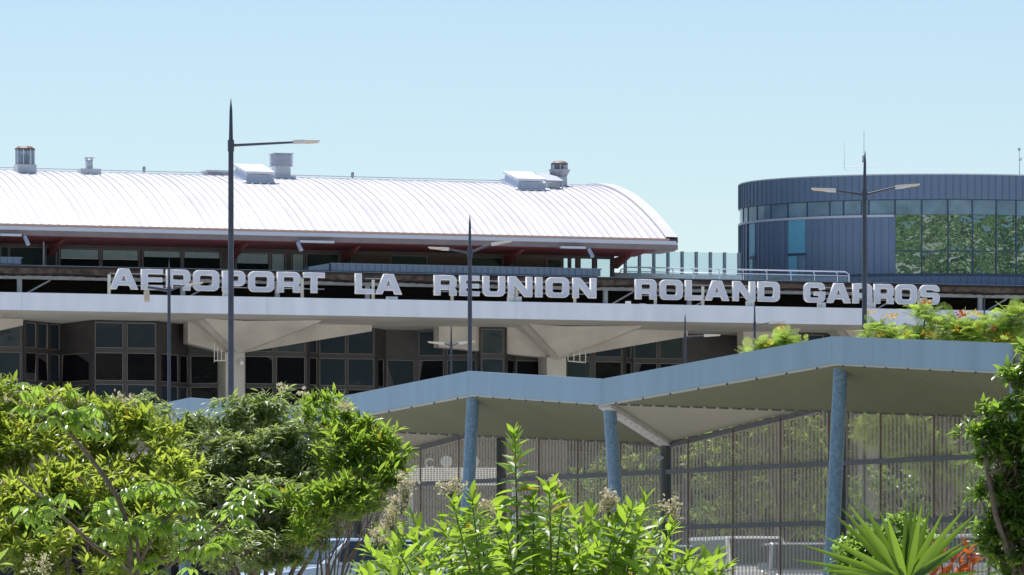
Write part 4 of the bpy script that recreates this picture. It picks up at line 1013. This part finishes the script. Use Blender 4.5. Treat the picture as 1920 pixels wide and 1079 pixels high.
def hatch(L_=4.1, h=1.5): return [(L_/2,.35),(L_/2,.72),(L_/2-.25,.84),(.75,.98),(-L_/2+.1,.98),(-L_/2,.7),(-L_/2,.35)], [(.85,.97),(.15,h),(-L_/2+.5,h-.04),(-L_/2+.12,.97)]
def van(L_=5.0, h=2.15): return [(L_/2,.4),(L_/2,.9),(L_/2-.2,1.12),(1.2,1.3),(-L_/2,1.3),(-L_/2,.4)], [(1.75,1.2),(1.0,h),(-L_/2+.12,h),(-L_/2+.02,1.2)]
def suv(L_=4.6, h=1.82): return [(L_/2,.42),(L_/2,.88),(L_/2-.2,1.02),(.9,1.12),(-L_/2+.05,1.14),(-L_/2,.42)], [(1.05,1.1),(.45,h),(-L_/2+.35,h-.03),(-L_/2+.06,1.1)]
def put(px, Y): return (W(px,1000,Y).x, Y, 1.304)
car(put(1392,138), R(-75), 5.0, 1.95, *van(5.0,2.0), M['carwhite'], 'tall white van behind the screen between two columns', 'van')
car(put(1492,136), R(-82), 4.6, 1.9, *suv(4.6,1.82), M['carsilver'], 'silver car right of the white van behind the screen', 'car')
car(put(1296,140), R(-70), 4.6, 1.9, *suv(4.6,1.8), M['carblue'], 'pale blue car left of the white van behind the screen', 'car')
car(put(1790,124), R(-5), 4.8, 1.9, *suv(4.8,1.88), M['carwhite'], 'white car behind the screen and the fan palm', 'car')
car((W(636,1000,100).x, 100, 1.302), R(-150), 4.1, 1.75, *hatch(4.1,1.5), M['carblue'], 'pale car glimpsed between the olive shrub and the centre shrub', 'car')

# ================================================================== PLANTS
LANCE = leaf_shape(.26, .18, .3); LANCE2 = leaf_shape(.34, .3, .3); OVAL = leaf_shape(.48, .15, .3); NARROW = leaf_shape(.2, .35, .25)
def tree(name, label, cat, base, Y, blobs, dens, shape, key, L_, m, n, amin, amax, up=.5, droop=0, r0=.12, objs=200, depth=.8, shell=.5, bark=None, ntw=8, fork=.35, group=None, twigs=True, roll=.35, clump=None, lean=0):
    b = W(base[0], base[1], Y); b.z = gz(Y) - .02
    t = thing(name, label, cat, b, 0, group)
    off = np.array(b)
    if lean: y0 = min(q[1]-q[3] for q in blobs); blobs = [(*q[:4], (q[4] if len(q) > 4 else 0) - lean*(q[1]-y0)/250) for q in blobs]
    P, D = blob_points(blobs, Y, dens, depth, shell)
    if clump:
        k, rc = clump; nC = len(P); a_ = rng.random((nC,k))*6.283; q_ = np.sqrt(rng.random((nC,k)))
        off_ = np.stack([np.cos(a_)*q_, np.sin(a_)*q_, .55*(1-q_**2)], -1) * (rc*(.7+.6*rng.random((nC,1,1))))
        D = unit(off_*np.array([1,1,.3])/rc*.8 + np.array([0,0,up]) + D[:,None,:]*.35 + rng.normal(0,.15,off_.shape)).reshape(-1,3)
        P = (P[:,None,:] + off_).reshape(-1,3)
    else:
        D = unit(D*.7 + np.array([0,0,up]) + rng.normal(0,.3,D.shape))
    if twigs:
        bl = MB
        hold = bpy.data.objects
        limbs_local(t, b, Y, blobs, r0, bark or M['bark'], fork, P, ntw)
    p, d, s = rosettes(P, D, n, L_, amin, amax, droop, L_*.9)
    fr = frames(d, roll=roll); p = p - off
    order = np.argsort((p+off)[:,1] + rng.normal(0,.4,len(p)))
    near = order[:objs]; rest = order[objs:]
    leaf_objects(t, shape, key, p[near], fr[near], s[near], m)
    me = leaves_mesh('foliage', shape, p[rest], fr[rest], s[rest], m)
    tag(link('foliage', me, t), kind='stuff')
    return t, P
def limbs_local(t, b, Y, blobs, r0, m, fork, tips, ntw):
    o0 = set(bpy.data.objects)
    limbs(t, b, Y, blobs, r0, m, fork, tips, ntw)
    for o in t.children:
        if o.type == 'MESH' and o.name.split('.')[0] in ('trunk', 'branch'):
            o.data.transform(Matrix.Translation(-b))
def flowers(t, pts, rad, n, shape, size, m, name='flower'):
    b = np.array(t.location)
    for p in pts:
        c = np.array(p); d = unit(rng.normal(0,1,(n,3))); d[:,2] = np.abs(d[:,2])
        pos = c + d*rad*rng.random((n,1))**.5 * np.array([1,1,1.2]) - b
        fr = frames(d, roll=1.0)
        tag(link(name, leaves_mesh(name, shape, pos, fr, size*(.6+.8*rng.random(n)), m), t), kind='stuff')
PETAL = leaf_shape(.7, .1, .3)
# --- background trees behind the screen and beyond the canopy
g = 'trees beyond the screen'
tree('shade_tree', 'leafy tree behind the screen between the two middle columns', 'tree', (1130,1100), 172, [(1090,925,60,50),(1160,885,60,50),(1215,930,55,60),(1120,985,90,40),(1230,850,25,30)], 26, LANCE2, 'bg1', .24, M['lf_bg'], 9, .4, 1.5, r0=.16, objs=0, group=g)
tree('shade_tree', 'broad leafy tree behind the screen left of the right column', 'tree', (1440,1100), 165, [(1330,860,60,60),(1400,815,70,55),(1480,800,70,60),(1350,950,70,50),(1460,915,80,60),(1540,860,55,60),(1525,960,60,50)], 26, LANCE2, 'bg2', .24, M['lf_bg'], 9, .4, 1.5, r0=.2, objs=0, group=g)
tree('shade_tree', 'dark leafy tree behind the screen at the far right', 'tree', (1800,1100), 175, [(1650,930,70,60),(1760,900,80,70),(1860,930,70,80),(1700,1000,80,40),(1830,1010,80,40),(1930,860,60,90)], 20, LANCE2, 'bg3', .26, M['lf_dark'], 9, .4, 1.5, r0=.2, objs=0, group=g)
# hedge-like darker masses further back
tree('shade_tree', 'dark tree in the gap left of the middle tree behind the screen', 'tree', (1010,1100), 186, [(1030,985,55,45),(960,1010,60,40),(1060,950,40,40)], 24, LANCE2, 'bg3', .24, M['lf_dark'], 9, .4, 1.5, r0=.14, objs=0, group=g)
# --- feathery flowering trees: fronds of small leaflets
def frond_shape(n=12, ln=1.0):
    V_, F_ = [], []
    for i in range(n):
        x = .12 + .85*i/(n-1); L2 = .34*math.sin(PI*(.15+.8*i/(n-1)))+.05
        for sg in (-1, 1):
            b = len(V_); z = -.25*x*x
            V_ += [(x-.014,0,z),(x+.014,0,z),(x+.10+.022,sg*L2,z-.05),(x+.10-.016,sg*L2,z-.05)]; F_.append((b,b+1,b+2,b+3) if sg < 0 else (b,b+3,b+2,b+1))
    b = len(V_); V_ += [(0,-.008,0),(0,.008,0),(1,.004,-.25),(1,-.004,-.25)]; F_.append((b,b+1,b+2,b+3))
    return np.array(V_), F_
FROND = frond_shape()
def feather_tree(label, base, Y, blobs, dens, fl, L_=.36, group='feathery flowering trees behind the canopy'):
    t, P = tree('flowering_tree', label, 'tree', base, Y, blobs, dens, FROND, 'frond', L_, M['lf_feather'], 6, .5, 1.5, up=.6, r0=.11, objs=0, shell=.35, group=group, roll=.2)
    flowers(t, [W(px,py,Y-.6) for px,py in fl], .12, 13, PETAL, .08, M['fl_yellow'])
    return t
ft = feather_tree('wide feathery tree with orange-yellow flowers above the canopy right of the lamp post', (1770,1100), 150,
  [(1650,620,38,24),(1700,625,40,22),(1735,585,34,15),(1775,612,45,22),(1815,625,45,22),(1850,612,50,26),(1895,605,40,30),(1925,585,30,30),(1840,640,90,22),(1690,640,70,16),(1720,830,60,50),(1650,800,50,40),(1780,870,60,40)], 30,
  [(1634,590),(1676,597),(1667,598),(1795,622),(1810,590),(1884,632),(1872,640),(1890,640),(1835,620),(1655,633),(1700,634),(1745,632),(1735,628),(1830,592),(1738,572)])
flowers(ft, [W(1736,573,149.4), W(1800,592,149.4), W(1804,597,149.4), W(1860,622,149.4)], .12, 12, PETAL, .08, M['fl_red'], 'seed_cluster')
feather_tree('small feathery tree tip with yellow flowers above the canopy below the GARROS letters', (1465,1100), 150, [(1470,634,22,16),(1425,646,16,10),(1490,640,24,9),(1405,657,16,6),(1448,650,24,10)], 60, [(1440,650),(1468,618)], .32)
# --- left shrubs
tA, PA = tree('leafy_shrub', 'large yellow-green shrub filling the left edge with pale flower heads', 'shrub', (150,1100), 62,
  [(10,775,70,58),(95,790,75,60),(190,815,80,62),(265,850,70,75),(60,880,110,75),(180,930,120,70),(40,985,110,80),(270,960,80,70),(150,1040,140,60),(330,905,50,60),(-60,850,70,120),(250,1000,80,60),(90,960,90,80)], 8, LANCE, 'lf_yel', .15, M['lf_yel'], 9, .35, 1.45, up=.8, r0=.05, objs=280, shell=.6, clump=(5,.17), lean=1.9)
flowers(tA, [W(px,py,61.2) for px,py in ((100,755),(175,795),(20,755),(45,770),(30,800),(215,755),(240,760),(150,770),(255,790),(285,840),(100,860),(240,890),(310,800))], .11, 30, PETAL, .045, M['fl_cream'])
tB, PB = tree('leafy_shrub', 'large olive-green shrub with whorled leaves in the middle left', 'shrub', (500,1100), 66,
  [(270,765,28,26),(330,810,50,42),(400,800,60,40),(470,790,60,45),(520,775,50,42),(390,870,90,60),(480,880,90,70),(560,860,80,70),(620,900,70,55),(500,960,100,65),(420,960,90,60),(580,960,70,50),(430,1030,120,45),(650,930,70,35),(560,1010,60,50),(330,900,60,50)], 8.5, LANCE, 'lf_olive', .12, M['lf_olive'], 13, .8, 1.75, up=1.0, droop=.12, r0=.06, objs=280, shell=.62, clump=(5,.19), lean=2.0)
tC, PC = tree('leafy_shrub', 'bright green lance leaved shrub rising at the right of the olive shrub', 'shrub', (610,1100), 64.5,
  [(600,765,45,28),(650,800,55,35),(700,815,40,32),(690,860,50,40),(730,880,28,35),(640,850,50,40),(700,905,45,28),(735,895,28,26),(670,940,45,28),(620,935,50,40),(725,840,30,26),(580,960,50,60)], 9, LANCE, 'lf_mid', .15, M['lf_mid'], 9, .3, 1.25, up=.8, r0=.022, objs=250, shell=.5, fork=.3, clump=(4,.16), lean=1.6)
flowers(tC, [W(px,py,63.6) for px,py in ((527,735),(568,741),(645,764),(652,772))], .07, 26, PETAL, .04, M['fl_cream'])
# whorled crowns standing up out of the olive shrub
for px, py in ((430,768),(350,775),(310,770),(265,750),(285,762)):
    q = np.array([W(px,py,65.2)]); p, d, s = rosettes(np.repeat(q,2,0), np.array([[0,0,1.0]]*2), 14, .14, .9, 1.9, .1, .05)
    link('leaf_whorl', leaves_mesh('leaf_whorl', LANCE, p-np.array(tB.location), frames(d), s, M['lf_olive']), tB)
    a = Vector(q[0])-tB.location; MB().tube([a+Vector((.03,0,-.5)), a], [.014,.008], 6).build('twig', M['greenstem'], tB)
# bare stems under the olive shrub at its right
m = MB()
for x0, x1, yt in ((600,660,960),(590,690,950),(620,700,965),(585,640,945),(610,735,930)):
    b = W(x0,1180,64.8); e = W(x1,yt,64.6); mid = b.lerp(e,.55)+Vector((-.12,0,0)); m.tube([b-tC.location, mid-tC.location, e-tC.location], [.018,.013,.007], 6)
m.build('stem', M['bark'], tC, smooth=True)
# --- compound-leaved young tree in front
tD = thing('young_tree', 'young tree with long bare stems and drooping compound leaves in the left foreground', 'tree', (W(240,1100,46).x, 46, 0))
oD = Vector(tD.location)
m = MB(); YD = 46
def dstem(pts, r0, r1):
    q = [W(x,y,YD)-oD for x,y in pts]; k = len(q); m.tube(q, [r0+(r1-r0)*i/(k-1) for i in range(k)], 7)
root = (255,1460)
dstem([root,(262,1200),(248,1079),(240,990),(222,935),(193,890),(159,846),(135,818),(118,798),(100,772),(89,745)], .032, .009)
dstem([(258,1120),(244,1068),(177,1024),(129,980),(100,952),(74,931),(30,894)], .022, .008)
dstem([(258,1120),(262,1060),(290,1049),(318,1045)], .025, .010)
dstem([(258,1120),(300,1075),(366,1022),(395,1000),(418,980),(432,965)], .022, .008)
dstem([(248,1079),(300,985),(330,955)], .02, .008); dstem([(262,1060),(255,1000),(250,960)], .02, .008)
m.build('branch', M['bark'], tD, smooth=True)
LEAFLET = leaf_shape(.36, .28, .35, .5)
clus = [(85,745,50,30,9),(60,760,30,20,4),(130,790,45,30,6),(175,775,40,25,6),(160,800,40,22,5),(110,800,30,18,3),(65,960,35,25,7),(95,945,35,25,7),(70,985,30,20,4),(255,925,40,25,8),(300,925,50,22,9),(335,945,22,22,4),(190,955,40,25,8),(215,985,40,28,8),(245,985,40,28,7),(225,1010,30,25,5),(330,990,50,22,9),(290,1000,50,25,8),(380,1010,45,20,8),(420,1015,40,20,9),(350,1040,50,18,7),(390,1035,30,15,4),(440,965,32,18,7),(470,930,28,16,8),(490,915,20,10,4),(450,950,25,16,4),(300,1060,60,20,6),(230,1055,40,20,5)]
P, D, Sx = [], [], []; pet = MB()
for cx, cy, rx, ry, n in clus:
    for _ in range(n):
        px, py = cx+random.uniform(-1,1)*rx, cy+random.uniform(-1,.5)*ry
        c = W(px, py, YD+random.uniform(-.3,.3)); az = random.uniform(0,6.283); el = random.uniform(-.1,.6)
        h = Vector((math.cos(az), math.sin(az), el)).normalized()
        b = c - h*.16 + Vector((0,0,-.03)); pet.tube([b-oD, b.lerp(c,.5)+Vector((0,0,.02))-oD, c-oD], [.005,.004,.004], 4)
        sd_ = h.cross(Vector((0,0,1))).normalized()
        for a in (-1.25,-.65,0,.65,1.25):
            q = h*math.cos(a) + sd_*math.sin(a) + Vector((0,0,-.55)); P.append(c-oD); D.append(q.normalized()); Sx.append(.15*(1-.14*abs(a))*random.uniform(.85,1.2))
tag(pet.build('petiole', M['greenstem'], tD), kind='stuff')
P, D, Sx = np.array([tuple(x) for x in P]), np.array([tuple(x) for x in D]), np.array(Sx)
fr = frames(D, roll=.15); o_ = rng.permutation(len(P)); near, rest = o_[:300], o_[300:]
leaf_objects(tD, LEAFLET, 'leaflet', P[near], fr[near], Sx[near], M['lf_comp'])
if len(rest): tag(link('foliage', leaves_mesh('foliage', LEAFLET, P[rest], fr[rest], Sx[rest], M['lf_comp']), tD), kind='stuff')
# --- front shrub: upright stems set with lance leaves
tE = thing('front_shrub', 'bright green lance leaved shrub with cream flower heads in the centre foreground', 'shrub', (W(1000,1100,40).x, 40, 0))
oE = Vector(tE.location); YE = 40
tips = [(965,818),(690,1030),(715,1005),(745,985),(770,965),(740,1020),(800,1000),(850,945),(885,935),(870,975),(910,985),(930,960),(1000,935),(1030,918),(1055,935),(1075,965),(1040,975),(990,985),(950,1000),(1010,1020),(1090,1000),(1110,960),(1140,975),(1160,965),(1185,955),(1210,938),(1235,985),(1262,990),(1180,1000),(1120,1010),(1215,1015),(1255,1030),(1150,1030),(1090,1040),(880,1030),(920,1040),(840,1030),(800,1045),(760,1055),(720,1060),(690,1065),(960,1050),(1020,1060),(1200,1050),(1290,1045),(1345,1040),(1320,1055),(1360,1065),(1270,1062),(1160,1065),(905,1010),(1060,1010),(830,985),(780,1015),(1300,1065),(735,1045),(675,1070),(1130,1050),(860,1000),(1015,990),(1240,1060),(1000,1045),(940,1020),(1075,1060),(1200,985),(800,1065),(895,965),(1330,1075),(1180,1040)]
m = MB(); P, D, Sx = [], [], []
for px, py in tips:
    Yt = YE + random.uniform(-1.2, 1.2); tp = W(px, py, Yt); bs = Vector((oE.x + (tp.x-oE.x)*.30 + random.uniform(-.15,.15), YE+(Yt-YE)*.4, .0)); H = tp.z
    if px == 965: bs = Vector((tp.x+.06, YE, 0)); Yt = YE-.6; tp = W(px,py,Yt)
    ctrl = bs.lerp(tp, .55) + Vector(((bs.x-tp.x)*.12, 0, .12)); pts = [bs, bs.lerp(ctrl,.6), ctrl, ctrl.lerp(tp,.55), tp]
    m.tube([q-oE for q in pts], [.016,.013,.011,.008,.004], 6)
    ln = 1.25 if px == 965 else random.uniform(.7,1.0); n = int((74 if px == 965 else 58)*ln)
    ax = (tp-ctrl).normalized()
    for i in range(n):
        f = (i/n)**1.15; q = tp - ax*ln*f + (ctrl-tp).cross(Vector((0,1,0)))*0
        if f*ln > (tp-ctrl).length: q = ctrl.lerp(bs, min(1,(f*ln-(tp-ctrl).length)/max(.1,(ctrl-bs).length)))
        az = i*2.4 + random.uniform(-.3,.3); side = (ax.orthogonal().normalized()); side = Matrix.Rotation(az,3,ax) @ side
        ang = R(20 + 62*min(1,f*3+.02) + random.uniform(-14,16)); dd = (ax*math.cos(ang) + side*math.sin(ang)).normalized()
        P.append(tuple(q-oE)); D.append(tuple(dd)); Sx.append((.125+.09*min(1,f*3))*random.uniform(.65,1.2))
m.build('stem', M['greenstem'], tE, smooth=True)
P, D, Sx = np.array(P), np.array(D), np.array(Sx)
FL = leaf_shape(.33, .14, .35, .5); fr = frames(D, roll=.25)
o_ = np.argsort(P[:,1] - .6*P[:,2]); near, rest = o_[:300], o_[300:]
leaf_objects(tE, FL, 'front', P[near], fr[near], Sx[near], M['lf_front'])
tag(link('foliage', leaves_mesh('foliage', FL, P[rest], fr[rest], Sx[rest], M['lf_front']), tE), kind='stuff')
def panicle(t, px, py, Y, wpx, hpx):
    c = W(px, py, Y); k = Y/F; o = Vector(t.location); mm = MB(); pts = []
    b = c + Vector((0,0,-hpx*k*.75))
    for i in range(16):
        e = c + Vector((random.uniform(-1,1)*wpx*k*.5, random.uniform(-1,1)*wpx*k*.4, random.uniform(-.45,.55)*hpx*k)); mm.tube([b-o, b.lerp(e,.6)+Vector((0,0,.01))-o, e-o], [.004,.003,.0015], 4); pts.append(e)
    mm.build('flower_stalk', M['greenstem'], t)
    P_ = np.repeat(np.array([tuple(p-o) for p in pts]), 14, 0) + rng.normal(0, .018, (len(pts)*14, 3)); d = unit(rng.normal(0,1,P_.shape)+[0,0,.4])
    tag(link('flower_head', leaves_mesh('flower_head', PETAL, P_, frames(d, roll=1), .022*(.6+.8*rng.random(len(P_))), M['fl_cream']), t), kind='stuff')
for a in ((761,916,34,50),(750,945,34,30),(735,978,30,30),(712,1007,36,34),(846,914,52,26),(905,952,40,20),(1142,937,28,26),(1140,955,20,20),(1257,955,30,34),(1035,910,10,14)): panicle(tE, a[0], a[1], YE-.7, a[2], a[3])
panicle(tA, 68, 1062, 50, 50, 50)
# big leaf poking in at the lower left
tF = thing('broad_leaf_plant', 'single broad glossy leaf poking in at the lower left corner', 'plant', W(-40,1160,44) )
tF.location.z = 0; oF = Vector(tF.location); e = W(-8,1060,44)-oF
MB().tube([(0,0,0),(e.x*.5,0,e.z*.6),e], [.02,.015,.008], 6).build('stem', M['greenstem'], tF)
BL_ = leaf_shape(.62,.15,.2)
leaf_objects(tF, BL_, 'broad', np.array([tuple(e)]*3), frames(unit(np.array([[.45,-.3,.75],[.6,.3,.1],[-.6,0,.6]])), roll=.2), np.array([.2,.16,.2]), M['lf_comp'])
# --- right edge tree
tG, PG = tree('glossy_tree', 'dark glossy leaved tree at the right edge', 'tree', (1960,1100), 58,
  [(1925,680,18,45),(1912,735,32,45),(1885,790,45,45),(1920,840,60,70),(1865,825,32,34),(1848,815,20,12),(1890,880,45,40),(1892,940,45,35),(1930,960,50,60),(1878,990,35,36),(1870,1025,28,26),(1915,1040,60,60),(1965,780,60,160),(1975,960,60,120),(1838,812,26,14),(1846,868,24,16),(1856,925,26,16),(1848,1005,26,18)], 5.5, LANCE2, 'lf_dark', .14, M['lf_dark'], 9, .3, 1.4, up=.6, r0=.08, objs=280, shell=.55, clump=(5,.15))
tH, PH = tree('round_shrub', 'light green small leaved shrub behind the fan palm', 'shrub', (1660,1100), 56, [(1590,1055,40,35),(1640,1030,50,40),(1690,1000,40,30),(1630,1075,70,40),(1710,1040,40,40),(1600,1020,20,16)], 24, OVAL, 'lf_round', .075, M['lf_round'], 9, .4, 1.5, up=.9, r0=.04, objs=250, shell=.6, clump=(4,.10), lean=1.2)
# croton
tI = thing('croton_bush', 'red and orange leaved croton right of the fan palm', 'shrub', (W(1790,1100,53).x, 53, 0)); oI = Vector(tI.location)
pts = [W(px,py,53) for px,py in ((1750,1060),(1765,1035),(1785,1045),(1800,1060),(1815,1035),(1825,1050),(1770,1075),(1795,1080),(1745,1080),(1820,1075))]
q = np.array([tuple(p-oI) for p in pts]); p, d, s = rosettes(q, np.array([[0,0,1.0]]*len(q)), 8, .16, .2, 1.2, 0, .08)
leaf_objects(tI, LANCE2, 'croton', p, frames(d), s, M['lf_red'])
m = MB()
for c in pts: m.tube([(0,0,0),((c-oI).x*.6,(c-oI).y,(c-oI).z*.6),c-oI], [.02,.014,.006], 5)
m.build('stem', M['bark'], tI)
# --- fan palm
tJ = thing('fan_palm', 'fan palm with long pointed leaf blades spreading in the lower right foreground', 'palm', (W(1700,1100,50).x, 50, 0)); oJ = Vector(tJ.location); YJ = 50
hub = W(1700,1095,YJ)
MB().tube([(0,0,0),(.02,0,(hub.z)*.6),hub-oJ], [.10,.07,.05], 10).build('trunk', M['bark'], tJ, smooth=True)
ends = [(1482,1039),(1499,1011),(1541,996),(1563,957),(1574,943),(1587,935),(1614,934),(1646,947),(1660,955),(1709,933),(1698,945),(1729,938),(1747,945),(1770,953),(1811,945),(1831,955),(1812,1007),(1826,1010),(1870,1075),(1862,1062),(1530,1060),(1550,1079),(1719,935)]
for i, (px, py) in enumerate(ends):
    dy = random.uniform(-.55,.35); tip = W(px, py, YJ+dy); d = (tip-hub); ln = d.length; d.normalize()
    fwd = Vector((0,-1,.25)) if px < 1712 else Vector((.35,-.8,.5))
    side = d.cross(fwd).normalized(); nn = side.cross(d)
    wd = .037*random.uniform(.85,1.15); vs, fs = [], []
    for j, (f, hw) in enumerate(((0,.30),(.2,.85),(.4,1),(.58,.78),(.75,.48),(.9,.2),(1,.01))):
        c = hub + d*ln*f - Vector((0,0,.05*f*f*abs(d.x))); c -= oJ
        vs += [c+side*wd*hw+nn*wd*hw*.45, c, c-side*wd*hw+nn*wd*hw*.45]
        if j: b = 3*(j-1); fs += [(b,b+1,b+4,b+3),(b+1,b+2,b+5,b+4)]
    mb = MB(); mb.add(vs, fs); me = mb.mesh('leaf_blade', M['lf_fan']); me.shade_smooth(); link('leaf_blade', me, tJ)
